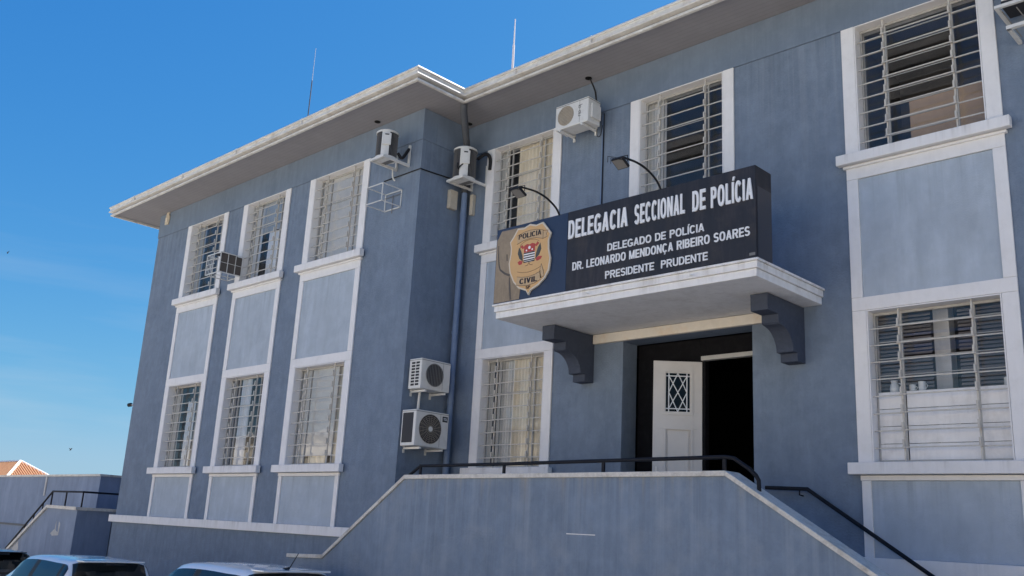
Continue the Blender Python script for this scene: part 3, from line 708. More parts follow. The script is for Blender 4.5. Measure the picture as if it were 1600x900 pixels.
ribbon(mb, [(-8.86, 5.52), (-8.86, 5.58), (-8.78, 5.62), (-8.68, 5.635), (-8.58, 5.62), (-8.50, 5.585)], .006, y0b, y1b)
ribbon(mb, [(-8.90, 5.19), (-8.80, 5.165), (-8.68, 5.155), (-8.56, 5.17), (-8.46, 5.20)], .006, y0b, y1b)
for sgn in (-1, 1):
    ribbon(mb, [(cxb, 5.30), (cxb + sgn * .02, 5.26), (cxb + sgn * .07, 5.255)], .007, y0b, y1b)
mb.build('badge_line', 'badge_line', bo)
sh = MB().prism([(-8.785, 5.335), (-8.785, 5.45), (-8.575, 5.45), (-8.575, 5.335), (-8.62, 5.30), (-8.74, 5.30)], y0b, y1b, 'xz').build('shield_field', 'enamel', bo)
mb = MB()
for z in (5.44, 5.405, 5.37, 5.335, 5.31): mb.box(-8.784, -8.576, y0b - .002, y0b - .0003, z - .008, z + .008)
mb.build('shield_bar', 'ink', bo)
mb = MB().prism([(-8.785, 5.452), (-8.785, 5.555), (-8.73, 5.575), (-8.68, 5.56), (-8.63, 5.575), (-8.575, 5.555), (-8.575, 5.452)], y0b, y1b, 'xz')
for sgn in (-1, 1):
    mb.prism([(cxb + sgn * .10, 5.53), (cxb + sgn * .15, 5.58), (cxb + sgn * .18, 5.55), (cxb + sgn * .13, 5.51)], y0b, y1b, 'xz')
mb.prism([(-8.90, 5.33), (-8.86, 5.35), (-8.80, 5.335), (-8.82, 5.29), (-8.87, 5.285)], y0b, y1b, 'xz'); mb.prism([(-8.56, 5.335), (-8.50, 5.36), (-8.43, 5.35), (-8.46, 5.31), (-8.53, 5.295)], y0b, y1b, 'xz')
mb.build('shield_top', 'red', bo)
mb = MB()
for (x, z, r) in ((-8.68, 5.515, .024), (-8.735, 5.48, .014), (-8.625, 5.48, .014)): mb.cyl((x, 0, z), r, y0b - .002, y0b - .0003, 10, 'y')
mb.build('shield_star', 'enamel', bo)
for sgn in (-1, 1):
    mb = MB().prism([(cxb + sgn * .12, 5.33), (cxb + sgn * .19, 5.38), (cxb + sgn * .225, 5.46), (cxb + sgn * .205, 5.55), (cxb + sgn * .16, 5.49), (cxb + sgn * .13, 5.41)], y0b, y1b, 'xz')
    mb.build('laurel_branch', 'leaf_green', bo)

def glyph(ch, sx, sy):
    """heavy grotesque capitals: list of polygons in a box of height 1; returns (width, polygons)"""
    P = []
    def bx(x0, x1, y0, y1): P.append([(x0, y0), (x1, y0), (x1, y1), (x0, y1)])
    def ring(cx, cy, rx, ry, a0, a1, n=20, e=2.4):
        def pt(a, rx, ry):
            c, s_ = math.cos(a), math.sin(a)
            return (cx + rx * math.copysign(abs(c) ** (2 / e), c), cy + ry * math.copysign(abs(s_) ** (2 / e), s_))
        for k in range(n):
            a = R(a0 + (a1 - a0) * k / n); b = R(a0 + (a1 - a0) * (k + 1) / n)
            P.append([pt(a, rx, ry), pt(b, rx, ry), pt(b, rx - sx, ry - sy), pt(a, rx - sx, ry - sy)])
    W = dict(A=.74, B=.70, C=.72, D=.72, E=.62, G=.77, I=sx, L=.58, M=.86, N=.72, O=.78, P=.67, R=.74, S=.67, T=.64, U=.72, V=.72)
    W['\u00cd'] = sx; W['\u00c7'] = .72; W['.'] = sx; W[' '] = .34
    w = W[ch]
    if ch == 'A':
        P.append([(0, 0), (sx, 0), (w / 2 + sx * .5, 1), (w / 2 - sx * .5, 1)]); P.append([(w - sx, 0), (w, 0), (w / 2 + sx * .5, 1), (w / 2 - sx * .5, 1)]); bx(w * .22, w * .78, .21, .21 + sy * .9)
    elif ch == 'V':
        P.append([(0, 1), (sx, 1), (w / 2 + sx * .5, 0), (w / 2 - sx * .5, 0)]); P.append([(w - sx, 1), (w, 1), (w / 2 + sx * .5, 0), (w / 2 - sx * .5, 0)])
    elif ch == 'E': bx(0, sx, 0, 1); bx(sx, w, 1 - sy, 1); bx(sx, w * .93, .5 - sy / 2, .5 + sy / 2); bx(sx, w, 0, sy)
    elif ch == 'L': bx(0, sx, 0, 1); bx(sx, w, 0, sy)
    elif ch in 'I\u00cd':
        bx(0, sx, 0, 1)
        if ch != 'I': P.append([(sx * .25, 1.07), (sx * .95, 1.07), (sx * 1.5, 1.25), (sx * .55, 1.25)])
    elif ch == 'T': bx(0, w, 1 - sy, 1); bx(w / 2 - sx / 2, w / 2 + sx / 2, 0, 1 - sy)
    elif ch == 'N': bx(0, sx, 0, 1); bx(w - sx, w, 0, 1); P.append([(0, 1), (sx, 1), (w, 0), (w - sx, 0)])
    elif ch == 'M': bx(0, sx, 0, 1); bx(w - sx, w, 0, 1); P.append([(0, 1), (sx * 1.05, 1), (w / 2 + sx * .42, 0), (w / 2 - sx * .42, 0)]); P.append([(w - sx * 1.05, 1), (w, 1), (w / 2 + sx * .42, 0), (w / 2 - sx * .42, 0)])
    elif ch == 'O': ring(w / 2, .5, w / 2, .515, 0, 360, 32)
    elif ch in 'C\u00c7':
        ring(w / 2, .5, w / 2, .515, 38, 322, 28)
        if ch != 'C': P.append([(w * .44, -.02), (w * .60, -.02), (w * .62, -.16), (w * .52, -.25), (w * .36, -.24), (w * .36, -.17), (w * .47, -.15)])
    elif ch == 'G': ring(w / 2, .5, w / 2, .515, 40, 328, 28); bx(w * .54, w, .50 - sy, .50); bx(w - sx * .95, w, .10, .50 - sy)
    elif ch == 'D': bx(0, sx, 0, 1); bx(sx, w * .46, 1 - sy, 1); bx(sx, w * .46, 0, sy); ring(w * .46, .5, w * .54, .5, -90, 90)
    elif ch in 'PR':
        bx(0, sx, 0, 1); bx(sx, w * .56, 1 - sy, 1); bx(sx, w * .56, .42, .42 + sy); ring(w * .56, .71, w * .42, .29, -90, 90, 14)
        if ch == 'R': P.append([(w * .42, .44), (w * .42 + sx * 1.1, .44), (w * 1.02, 0), (w * 1.02 - sx * 1.15, 0)])
    elif ch == 'B': bx(0, sx, 0, 1); [bx(sx, w * .52, y, y + sy) for y in (0, .5 - sy / 2, 1 - sy)]; ring(w * .52, .735, w * .42, .265 , -90, 90, 12); ring(w * .52, .28, w * .48, .28, -90, 90, 12)
    elif ch == 'S':
        h = (1.03 + sy) / 4; ring(w / 2, 1.015 - h, w / 2 - .01, h, 22, 270, 22, 2.2); ring(w / 2, h - .015, w / 2, h, -158, 90, 22, 2.2)
    elif ch == 'U': bx(0, sx, .34, 1); bx(w - sx, w, .34, 1); ring(w / 2, .34, w / 2, .355, 180, 360, 18)
    elif ch == '.': bx(0, sx, 0, sy)
    return w, P

def text(s, x0, x1, zb, zt, y, m, parent, name='lettering', bold=.24, depth=.012, gap=.10, rot=False):
    """raised letters fitted to x0..x1 and cap height zb..zt"""
    H = zt - zb; n = len(s)
    sx = bold; nat = 0
    for _ in range(3):            # keep stems heavy when the line is condensed
        nat = sum(glyph(c, sx, .17)[0] for c in s) + gap * (n - 1); k = (x1 - x0) / (nat * H); sx = min(.235, bold * (.55 + .45 / k)) if k < 1 else bold
    nat = sum(glyph(c, sx, .17)[0] for c in s) + gap * (n - 1); k = (x1 - x0) / nat
    mb = MB(); x = 0; q = 0
    for c in s:
        w, P = glyph(c, sx, .165)
        for poly in P:
            q += 1; e = (q % 5) * .00012
            mb.prism([(x0 + (x + a) * k, zb + b * H) for a, b in poly], y - depth - e, y + e * .2, 'xz')
        x += w + gap
    o = mb.build(name, m)
    if parent: attach(o, parent)
    return o
yt = SY - .0005
for word, x0_, x1_, z_ in (('DELEGACIA', -7.985, -6.985, 5.513), ('SECCIONAL', -6.875, -6.115, 5.506), ('DE', -6.005, -5.82, 5.500), ('POL\u00cdCIA', -5.745, -5.185, 5.494)):
    text(word, x0_, x1_, z_, z_ + .262, yt, 'letter', SG, bold=.19, depth=.016, gap=.12)
text('DELEGADO DE POL\u00cdCIA', -7.307, -5.842, 5.226, 5.328, yt, 'letter', SG, bold=.17, depth=.010)
text('DR. LEONARDO MENDON\u00c7A RIBEIRO SOARES', -7.898, -5.233, 5.058, 5.170, yt, 'letter', SG, bold=.195, depth=.008)
text('PRESIDENTE  PRUDENTE', -7.332, -5.794, 4.857, 4.958, yt, 'letter', SG, bold=.17, depth=.010)
MB().box(-5.245, -5.17, SY - .004, SY - .0006, 4.815, 4.848).build('maker_plate', 'ac_mark', SG)
text('POLICIA', -8.90, -8.465, 5.668, 5.742, y0b - .0005, 'ink', bo, bold=.2, depth=.003)
text('CIVIL', -8.84, -8.51, 4.998, 5.075, y0b - .0005, 'ink', bo, bold=.22, depth=.003)
text('SP', -8.715, -8.63, 4.912, 4.955, y0b - .0005, 'ink', bo, bold=.2, depth=.003)

# swan neck floodlights over the sign
def sign_lamp(x, label):
    t = thing('sign_lamp', label, 'lamp', (x, -1.6, 5.91), 'swan neck lamps over the sign')
    MB().tube([(x, -1.60, 5.90), (x, -1.68, 5.985), (x, -1.80, 6.045), (x, -1.94, 6.085), (x, -2.12, 6.10), (x, -2.30, 6.085), (x, -2.42, 6.07)], .014, 8, curve=True).build('arm', 'cable', t, smooth=True)
    rr = Matrix.Rotation(R(-28), 3, 'X')
    MB().box(-.085, .085, -.085, .085, -.018, .018, rot=rr, at=(x, -2.44, 5.985)).build('lamp_head', 'trim_black', t, bevel=.01)
    MB().box(-.07, .07, -.07, .07, -.022, -.0185, rot=rr, at=(x, -2.44, 5.985)).build('lamp_glass', 'ac_grey', t)
    mb = MB()
    for s in (-1, 1): mb.tube([(x + s * .09, -2.42, 5.99), (x + s * .09, -2.42, 6.07), (x, -2.42, 6.075)], .006, 6)
    for yy in (-2.50, -2.56): mb.tube([(x - .10, yy, 5.98), (x - .06, yy - .05, 6.03), (x + .10, yy, 5.98)], .004, 5)
    mb.build('yoke', 'cable', t)
sign_lamp(-8.18, 'black swan neck lamp rising from the sign beside the gold badge')
sign_lamp(-6.49, 'black swan neck lamp rising from the sign above the word seccional')

# ------------------------------------------------------------------ AIR CONDITIONERS
def place(objs, mtx):
    pass
def ac_box(label, centre, w_, h_, d_, face, guard='rings', fan_u=-.12, fan_r=.2, side_grille=None, guardm='ac_grey', text_=None, group='wall mounted air conditioner condensers'):
    """front at local -y, centre is the centre of the unit; face '-y' or '+x'"""
    t = thing('air_conditioner', label, 'air conditioner', (0, 0, 0), group)
    f = -d_ / 2
    body = MB().box(-w_ / 2, w_ / 2, f, d_ / 2, -h_ / 2, h_ / 2).build('casing', 'ac', t, bevel=.012)
    MB().box(-w_ / 2 - .004, w_ / 2 + .004, f - .004, d_ / 2 + .004, h_ / 2 - .03, h_ / 2 - .022).build('lid_seam', 'ac_mark', t)
    fu = fan_u * w_
    MB().cyl((fu, 0, 0), fan_r, f - .006, f - .001, 28, 'y').build('fan_opening', 'ac_dark' if guard != 'mesh' else guardm, t)
    mb = MB(); yy = f - .012
    if guard == 'rings':
        for k in range(2, 9):
            r_k = fan_r * k / 8; mb.tube([(fu + r_k * math.cos(q * math.pi / 12), yy, r_k * math.sin(q * math.pi / 12)) for q in range(24)], .0032, 4, closed=True)
        for q in range(20):
            an = q * math.pi / 10; mb.tube([(fu + .03 * math.cos(an), yy, .03 * math.sin(an)), (fu + fan_r * math.cos(an + .25), yy, fan_r * math.sin(an + .25))], .003, 4)
        mb.build('fan_guard', guardm, t)
        MB().cyl((fu, 0, 0), .042, yy - .008, yy + .002, 16, 'y').build('guard_hub', 'ac', t)
    elif guard == 'bars':
        for q in range(-5, 6):
            x = q * fan_r / 5.5; zz = math.sqrt(max(0, fan_r ** 2 - x * x)); mb.tube([(fu + x, yy, -zz), (fu + x, yy, zz)], .006, 5)
        mb.tube([(fu + fan_r * math.cos(q * math.pi / 14), yy, fan_r * math.sin(q * math.pi / 14)) for q in range(28)], .008, 5, closed=True)
        mb.build('fan_guard', guardm, t)
    else:
        for k in range(-6, 7):
            x = k * fan_r / 6.5; zz = math.sqrt(max(0, fan_r ** 2 - x * x)); mb.tube([(fu + x, yy, -zz), (fu + x, yy, zz)], .0025, 4); mb.tube([(fu - zz, yy, x), (fu + zz, yy, x)], .0025, 4)
        mb.build('fan_guard', 'junction', t)
    MB().box(w_ * .24, w_ * .246, f - .003, f - .0005, -h_ / 2 + .02, h_ / 2 - .03).build('front_seam', 'ac_mark', t)
    if side_grille == 'louvre':
        mb = MB()
        for k in range(8):
            for c in range(2): mb.box(-w_ / 2 - .003, -w_ / 2 - .0005, -d_ / 2 + .05 + c * .11, -d_ / 2 + .05 + c * .11 + .085, -h_ / 2 + .05 + k * (h_ - .09) / 8, -h_ / 2 + .05 + k * (h_ - .09) / 8 + .034)
        mb.build('side_grille', 'ac_dark', t)
    elif side_grille == 'coil':
        MB().box(-w_ / 2 - .003, -w_ / 2 - .0005, -d_ / 2 + .06, d_ / 2 - .03, -h_ / 2 + .05, h_ / 2 - .05).build('coil', 'ac_dark', t)
    # right-hand service cover with valves
    MB().box(w_ / 2 + .001, w_ / 2 + .035, -d_ / 2 + .06, d_ / 2 - .02, -h_ / 2 + .08, h_ / 2 - .10).build('service_cover', 'ac', t, bevel=.008)
    # support arms
    for s in (-1, 1):
        x = s * w_ * .33
        mb = MB().box(x - .018, x + .018, -d_ / 2 - .02, d_ / 2 + .06, -h_ / 2 - .045, -h_ / 2 - .012).box(x - .018, x + .018, d_ / 2 + .035, d_ / 2 + .06, -h_ / 2 - .10, -h_ / 2 + .18)
        mb.build('support_arm', 'ac', t)
    if text_: text_(t, f)
    t.location = centre
    if face == '+x': t.rotation_euler = (0, 0, R(90))
    return t
def marks3(t, f):
    # worn rotated lettering on the front: strokes only
    mb = MB(); y0, y1 = f - .003, f - .0006
    for zc_, r_ in ((.075, .026), (-.01, .026)):
        for k in range(10):
            a, b_ = 2 * math.pi * k / 10, 2 * math.pi * (k + 1) / 10
            mb.prism([(.165 + r_ * math.cos(a), zc_ + r_ * math.sin(a)), (.165 + r_ * math.cos(b_), zc_ + r_ * math.sin(b_)), (.165 + (r_ - .009) * math.cos(b_), zc_ + (r_ - .009) * math.sin(b_)), (.165 + (r_ - .009) * math.cos(a), zc_ + (r_ - .009) * math.sin(a))], y0, y1, 'xz')
    mb.box(.14, .22, y0, y1, .100, .109); mb.box(.135, .20, y0, y1, -.045, -.036); mb.box(.14, .19, y0, y1, -.085, -.076); mb.box(.14, .15, y0, y1, -.074, -.055)
    o = mb.build('lettering', 'ac_mark'); o.parent = t
def marks5(t, f):
    o = MB().box(.215, .325, f - .004, f - .0005, .145, .235).build('brand_plate', 'ac_dark'); o.parent = t
    mb = MB(); y0, y1 = f - .006, f - .0042
    mb.box(.232, .258, y0, y1, .204, .211); mb.box(.2415, .2485, y0, y1, .172, .2035)
    mb.box(.264, .286, y0, y1, .204, .211); mb.box(.264, .271, y0, y1, .180, .2035); mb.box(.264, .286, y0, y1, .172, .1795)
    mb.box(.292, .299, y0, y1, .180, .211); mb.box(.292, .312, y0, y1, .172, .1795)
    o = mb.build('lettering', 'letter'); o.parent = t
ac_box('white condenser with dusty round grille above the upper window left of the sign', (-9.04, -.30, 8.12), .68, .42, .30, '-y', 'mesh', -.18, .165, None, 'ac_tan', marks3)
MB().tube([(-8.80, -.10, 7.92), (-8.78, -.12, 7.80), (-8.74, -.12, 7.76), (-8.70, -.12, 7.80), (-8.69, -.10, 7.95)], .006, 6, curve=True).build('hose', 'cable', bpy.data.objects['air_conditioner'])
MB().tube([(-8.90, YM - .02, 8.33), (-8.93, YM - .03, 8.60), (-8.935, -.04, 8.70), (-8.945, -.14, 8.83)], .012, 6, curve=True).build('hose', 'cable', bpy.data.objects['air_conditioner'])
ac_box('white condenser with dark barred fan, upper of the two on the side wall', (-11.60 - .155, -.67, 4.07), .64, .50, .31, '+x', 'bars', -.05, .185, 'louvre', 'ac_grey')
ac_box('larger white condenser with grey ringed fan and black name plate, below another', (-11.56 - .175, -.705, 3.18), .71, .58, .35, '+x', 'rings', -.06, .235, 'coil', 'ac_tan', marks5)
tag(MB().tube([(XC + .14, -.80, 3.80), (XC + .135, -.81, 3.5)], .022, 8).build('drain_pipe', 'ac'), 'short white pipe between the two stacked condensers', 'pipe')

def ac_barrel(label, c, z0, z1, r, wall, group='wall mounted air conditioner condensers'):
    """vertical discharge condenser: white front cover between two dark coil sides, domed lid; stands on a tray"""
    x, y = c
    t = thing('air_conditioner', label, 'air conditioner', (x, y, z0), group)
    n = 28; H = z1 - z0
    MB().cyl((x, y, 0), r * .96, z0 + .02, z1 - .03, n).build('coil', 'ac_dark', t, smooth=True)
    mb = MB()
    for q in range(0, 44):
        an = q * 2 * math.pi / 44; mb.box(-.0022, .0022, -.008, .004, 0, H - .06, rot=Matrix.Rotation(an, 3, 'Z'), at=(x + r * .97 * math.sin(an), y - r * .97 * math.cos(an), z0 + .03))
    mb.build('coil_guard', 'ac_grey', t)
    mb = MB()   # white vertical cover facing the camera side
    for a0 in (-.30,):
        pts_o, pts_i = [], []
        for k in range(9):
            an = R(40) + a0 + k / 8 * .72 + .0
            pts_o.append((x + (r + .012) * math.sin(an), y - (r + .012) * math.cos(an))); pts_i.append((x + r * .9 * math.sin(an), y - r * .9 * math.cos(an)))
        mb.prism(pts_o + pts_i[::-1], z0 + .02, z1 - .02, 'xy')
    mb.build('cover', 'ac', t)
    mb = MB(); an = R(40) + .17
    rm = Matrix.Rotation(an, 3, 'Z')
    mb.box(-.075, .075, -.03, 0, H * .42, H * .86, rot=rm, at=(x + (r + .008) * math.sin(an), y - (r + .008) * math.cos(an), z0))
    mb.build('service_cover', 'ac', t, bevel=.008)
    MB().box(-.035, .035, -.034, -.03, H * .78, H * .82, rot=rm, at=(x + (r + .008) * math.sin(an), y - (r + .008) * math.cos(an), z0)).build('handle_slot', 'ac_dark', t)
    rings = [(r + .015, z1 - .03), (r + .016, z1), (r * .93, z1 + .022), (r * .70, z1 + .034), (.02, z1 + .04)]
    mb = MB(); P = []
    for rr, zz in [(r + .010, z1 - .032)] + rings: P.append([Vector((x + rr * math.cos(k * 2 * math.pi / n), y + rr * math.sin(k * 2 * math.pi / n), zz)) for k in range(n)])
    for A, Bq in zip(P, P[1:]):
        for k in range(n): mb.quad(A[k], A[(k + 1) % n], Bq[(k + 1) % n], Bq[k])
    mb.build('lid', 'ac', t, smooth=True)
    MB().cyl((x, y, 0), r + .008, z0, z0 + .025, n).build('base_ring', 'ac', t)
    # tray and wall brackets
    mb = MB()
    yw = wall
    mb.box(x - r - .01, x + r + .01, y - r - .02, y - r + .02, z0 - .045, z0 - .003)
    mb.box(x - r - .01, x - r + .03, y - r + .021, yw - .004, z0 - .045, z0 - .003); mb.box(x + r - .03, x + r + .01, y - r + .021, yw - .004, z0 - .045, z0 - .003)
    mb.box(x - r + .031, x + r - .031, y - .12, y + .0, z0 - .03, z0 - .003)
    mb.box(x + r - .03, x + r + .01, yw - .034, yw - .004, z0 - .002, z0 + .36); mb.box(x - r - .01, x - r + .03, yw - .034, yw - .004, z0 - .002, z0 + .30)
    mb.build('support_tray', 'ac', t)
    MB().box(x - r + .02, x + r - .02, y - r + .03, y + r * .7, z0 - .012, z0 - .002).build('tray_plate', 'ac_grey', t)
    return t
t1 = ac_barrel('barrel shaped condenser beside the upper corner window of the left wing', (-12.455, -1.455), 7.845, 8.34, .185, YL)
MB().tube([(-12.30, -1.32, 7.98), (-12.26, -1.25, 7.90), (-12.24, -1.16, 8.05), (-12.28, -1.10, 8.12)], .028, 8, curve=True).build('hose', 'cable', t1, smooth=True)
MB().tube([(-12.62, -1.16, 7.82), (-12.62, -1.14, 7.66), (-12.60, -1.10, 7.60)], .014, 6, curve=True).build('hose', 'ac', t1, smooth=True)
t2 = ac_barrel('barrel shaped condenser in the corner against the downpipe', (-11.59, -.36), 7.60, 8.17, .20, YM)
MB().tube([(-11.43, -.20, 8.03), (-11.38, -.12, 8.12), (-11.32, -.07, 8.13), (-11.29, -.03, 8.04), (-11.30, -.02, 7.85)], .032, 8, curve=True).build('hose', 'cable', t2, smooth=True)
MB().tube([(-11.43, -.20, 8.03), (-11.45, -.42, 7.92), (-11.47, -.56, 7.80), (-11.52, -.575, 7.74), (-11.53, -.575, 7.86)], .012, 6, curve=True).build('hose', 'cable', t2, smooth=True)
tag(MB().tube([(-12.95, YL - .012, 7.68), (XC + .015, YL - .014, 7.69), (XC + .016, YL + .05, 7.69), (XC + .014, -.3, 7.73), (XC + .03, -.05, 7.74)], .011, 6).build('cable', 'cable'), 'black cable running round the wing corner between the barrel condensers', 'cable')
tag(MB().box(XC + .004, XC + .09, -.40, -.22, 7.15, 7.50).build('junction_box', 'junction', bevel=.01), 'worn beige wall box under the barrel condenser in the corner', 'box')
tag(MB().box(XC + .22, XC + .30, YM - .08, YM - .004, 7.08, 7.46).build('junction_box', 'junction', bevel=.008), 'narrow pale conduit strip right of the downpipe', 'box')

# unit outside the right edge of the top right window: louvred tray on the wall
t3 = thing('air_conditioner', 'white framed condenser at the far right edge beside the top window', 'air conditioner', (-2.35, -.2, 7.34), 'wall mounted air conditioner condensers')
MB().box(-2.80, -2.0, -.44, -.40, 7.60, 7.635).box(-2.80, -2.76, -.40, YM - .01, 7.60, 7.635).build('support_tray', 'ac', t3)
MB().box(-2.70, -2.0, -.42, -.37, 7.32, 7.36).box(-2.70, -2.66, -.40, YM - .01, 7.32, 7.36).build('support_tray', 'ac', t3)
MB().box(-2.74, -2.02, -.38, -.06, 7.637, 7.70).build('base_pan', 'ac_dark', t3)
MB().box(-2.74, -2.02, -.38, -.06, 7.703, 8.20).build('casing', 'ac', t3, bevel=.015)
MB().cyl((-2.45, 0, 7.92), .19, -.386, -.381, 24, 'y').build('fan_opening', 'ac_dark', t3)
mb = MB()
for k in range(5): mb.tube([(-2.74 + k * .15, -.36, 7.585), (-2.64 + k * .15, -.05, 7.37)], .007, 5)
mb.build('brace', 'ac_grey', t3)

# empty window air conditioner cages
def cage(label, x0, x1, z0, z1, y0, yw, mesh):
    t = thing('cage', label, 'metal cage', ((x0 + x1) / 2, yw, z0), 'empty wall cages')
    mb = MB(); s = .016
    for x in (x0, x1):
        for z in (z0, z1): mb.bar((x, y0, z), (x, yw, z), s, s)
        mb.bar((x, y0, z0), (x, y0, z1), s, s); mb.bar((x, yw - .01, z0), (x, yw - .01, z1), s, s)
    for z in (z0, z1):
        mb.bar((x0, y0, z), (x1, y0, z), s, s); mb.bar((x0, yw - .01, z), (x1, yw - .01, z), s, s)
    mb.build('frame', 'ac', t)
    m2 = MB()
    if mesh:
        for k in range(1, 5): m2.bar((x0 + (x1 - x0) * k / 5 * .6, y0, z0), (x0 + (x1 - x0) * k / 5 * .6, y0, z1), .008, .008)
        for k in range(1, 4): m2.bar((x0, y0, z0 + (z1 - z0) * k / 4), (x0 + (x1 - x0) * .6, y0, z0 + (z1 - z0) * k / 4), .008, .008)
        for k in range(1, 3):
            m2.bar((x1, y0 + (yw - y0) * k / 3, z0), (x1, y0 + (yw - y0) * k / 3, z1), .012, .012)
        m2.bar((x1, y0, (z0 + z1) / 2), (x1, yw, (z0 + z1) / 2), .008, .008)
        m2.bar(((x0 + x1) / 2, y0, z0 - .002), ((x0 + x1) / 2, yw, z0 - .002), .01, .01)
    else:
        xm_ = (x0 + x1) / 2
        m2.bar((xm_, yw - .02, z0 - .08), (xm_, yw - .02, z1 - .06), .01, .01); m2.bar((x0, yw - .02, z1 - .08), (x1, yw - .02, z1 - .08), .01, .01)
    m2.build('cross_bar', 'ac' if mesh else 'ac_grey', t)
    if mesh: MB().box(x1 - .012, x1 - .009, y0 + .02, yw - .03, z0 + .02, z1 - .02).build('side_mesh', 'beige_dark', t)
    if mesh: MB().box(x0 + .3, x1 - .01, y0 + .02, yw - .15, z1 - .03, z1 - .01).build('inner_shade_plate', 'ac_dark', t)  # dark plate added to stand in for the shade inside the cage
cage('empty white mesh cage projecting beside the far left upper window', -18.23, -17.66, 6.60, 7.03, -1.59, YL, True)
cage('empty open white frame under the left wing barrel condenser', -12.87, -12.42, 7.08, 7.40, -1.49, YL, False)
# small items on the left wing
lm = thing('wall_lamp', 'broken beige wall light on the frieze at the far left corner', 'lamp', (-21.55, YL - .03, 8.6))
MB().prism([(-21.66, 8.54), (-21.48, 8.52), (-21.45, 8.72), (-21.50, 8.80), (-21.46, 8.88), (-21.58, 8.90), (-21.62, 8.80), (-21.66, 8.70)], YL - .05, YL - .02, 'xz').build('back_plate', 'junction', lm, bevel=.005)
MB().box(-21.60, -21.52, YL - .07, YL - .051, 8.60, 8.70).build('socket', 'cream', lm)
sc_ = thing('security_camera', 'small dark camera on the outer corner of the left wing', 'camera', (-21.99, YLt, 4.11))
MB().tube([(XA - .001, -1.0, 4.11), (XA - .12, -1.05, 4.12)], .018, 8).build('mount', 'ac', sc_)
MB().tube([(XA - .10, -1.05, 4.12), (XA - .18, -1.08, 4.11)], .045, 10).build('camera_body', 'trim_black', sc_, smooth=True)

# lightning rods
def rod(label, x, y, z0, z1, r0, r1, m, m2):
    t = thing('antenna', label, 'antenna', (x, y, z0), 'roof antennas')
    zm = z0 + (z1 - z0) * .72
    MB().tube([(x, y, z0), (x, y, zm)], r0, 8, r2=(r0 + r1) / 2).build('mast', m, t)
    MB().tube([(x, y, zm), (x + .0, y, z1)], r1, 8, r2=r1 * .6).build('tip', m2, t)
    MB().box(x - .06, x + .06, y - .06, y + .06, z0 - .05, z0).build('base_plate', m, t)
rod('tall thin dark antenna mast on the left wing roof', -17.50, -.0, 9.45, 12.42, .014, .010, 'pipe_dark', 'steel')
rod('short thick white antenna on the roof right of the gutter corner', -11.90, 1.0, 9.5, 11.56, .028, .016, 'enamel', 'enamel')

# objects seen in the windows
tag(MB().box(-4.12, -3.16, .45, .50, 6.35, 7.22).build('board', 'tan_board'), 'plain tan board standing behind the top right window', 'board')
jz = ZS + .022 + 4 * H9
jg = thing('jug', 'white jug standing behind the bars of the lower right window', 'jug', (-4.42, ygC + .09, jz))
mb = MB(); prf = [(.001, 0), (.045, .0), (.055, .05), (.045, .10), (.035, .125), (.042, .15)]; n = 14
P = [[Vector((-4.42 + r * math.cos(k * 2 * math.pi / n), ygC + .09 + r * math.sin(k * 2 * math.pi / n), jz + z)) for k in range(n)] for r, z in prf]
for A, Bq in zip(P, P[1:]):
    for k in range(n): mb.quad(A[k], A[(k + 1) % n], Bq[(k + 1) % n], Bq[k])
mb.build('jug_body', 'ceramic', jg, smooth=True)
MB().tube([(-4.37, ygC + .09, jz + .12), (-4.33, ygC + .09, jz + .10), (-4.34, ygC + .09, jz + .05), (-4.37, ygC + .09, jz + .04)], .007, 6).build('handle', 'ceramic', jg)
MB().box(a + TW, b - TW, ygC + .03, ygC + .16, jz - .03, jz - .001).build('inner_shelf', 'canopy', wC)
for lbl, x, r_, h_ in (('white mug beside the jug in the lower right window', -4.21, .035, .09), ('pale pot left of the bright post in the lower right window', -4.10, .04, .12), ('white cup at the right edge of the lower right window', -3.17, .045, .10)):
    mg = thing('cup', lbl, 'cup', (x, ygC + .09, jz))
    MB().cyl((x, ygC + .09, 0), r_, jz, jz + h_, 14).build('cup_body', 'ceramic', mg, smooth=True)
    MB().tube([(x + r_, ygC + .09, jz + h_ * .8), (x + r_ + .025, ygC + .09, jz + h_ * .6), (x + r_, ygC + .09, jz + h_ * .25)], .005, 6).build('handle', 'ceramic', mg)

# ------------------------------------------------------------------ LEFT BACKGROUND
AN = thing('annex', 'low flat roofed blue annex beyond the left wing', 'building', (-45, 8, GZ))
MB().box(-70, -32.77, 3.0, 8, GZ, 2.80).build('wall', 'annex', AN)
MB().box(-70.05, -32.72, 2.95, 8.05, 2.801, 2.87).build('roof_edge', 'coping', AN)
MB().box(-70, -38.4, 2.96, 2.999, .95, 1.02).build('ledge', 'pipe_dark', AN)
MB().box(-37.55, -37.42, 2.96, 2.999, 2.1, 2.8).build('downpipe', 'annex_stain', AN)
tag(MB().tube([(-36.8, 6, 2.87), (-36.8, 6, 3.15), (-37.15, 6, 3.35)], .03, 6).build('antenna', 'steel'), 'small bent aerial on the flat annex roof', 'antenna', 'roof antennas')
AS = thing('annex_staircase', 'small blue side stair with black railing beyond the left wing', 'staircase', (-30, 3, GZ))
MB().prism([(-35.6, GZ), (-35.6, -.42), (-31.56, 1.66), (-29.3, 1.64), (-29.3, GZ)], 1.0, 2.98, 'xz').build('parapet', 'annex', AS)
MB().box(-32.765, -29.3, 2.981, 9.0, GZ, 1.64).build('parapet', 'annex', AS)
coping([(-35.65, -.36), (-31.56, 1.75), (-29.26, 1.72)], .93, 1.25, .09).build('coping', 'coping', AS)
coping([(-29.9, 1.72), (-29.24, 1.72)], 1.25, 9.0, .085).build('coping', 'coping', AS)
mb = MB().tube([(-35.4, 1.1, .02), (-34.77, 1.1, .36), (-31.676, 1.1, 2.17), (-29.30, 1.1, 2.17), (-29.30, 8.8, 2.17)], .03, 8)
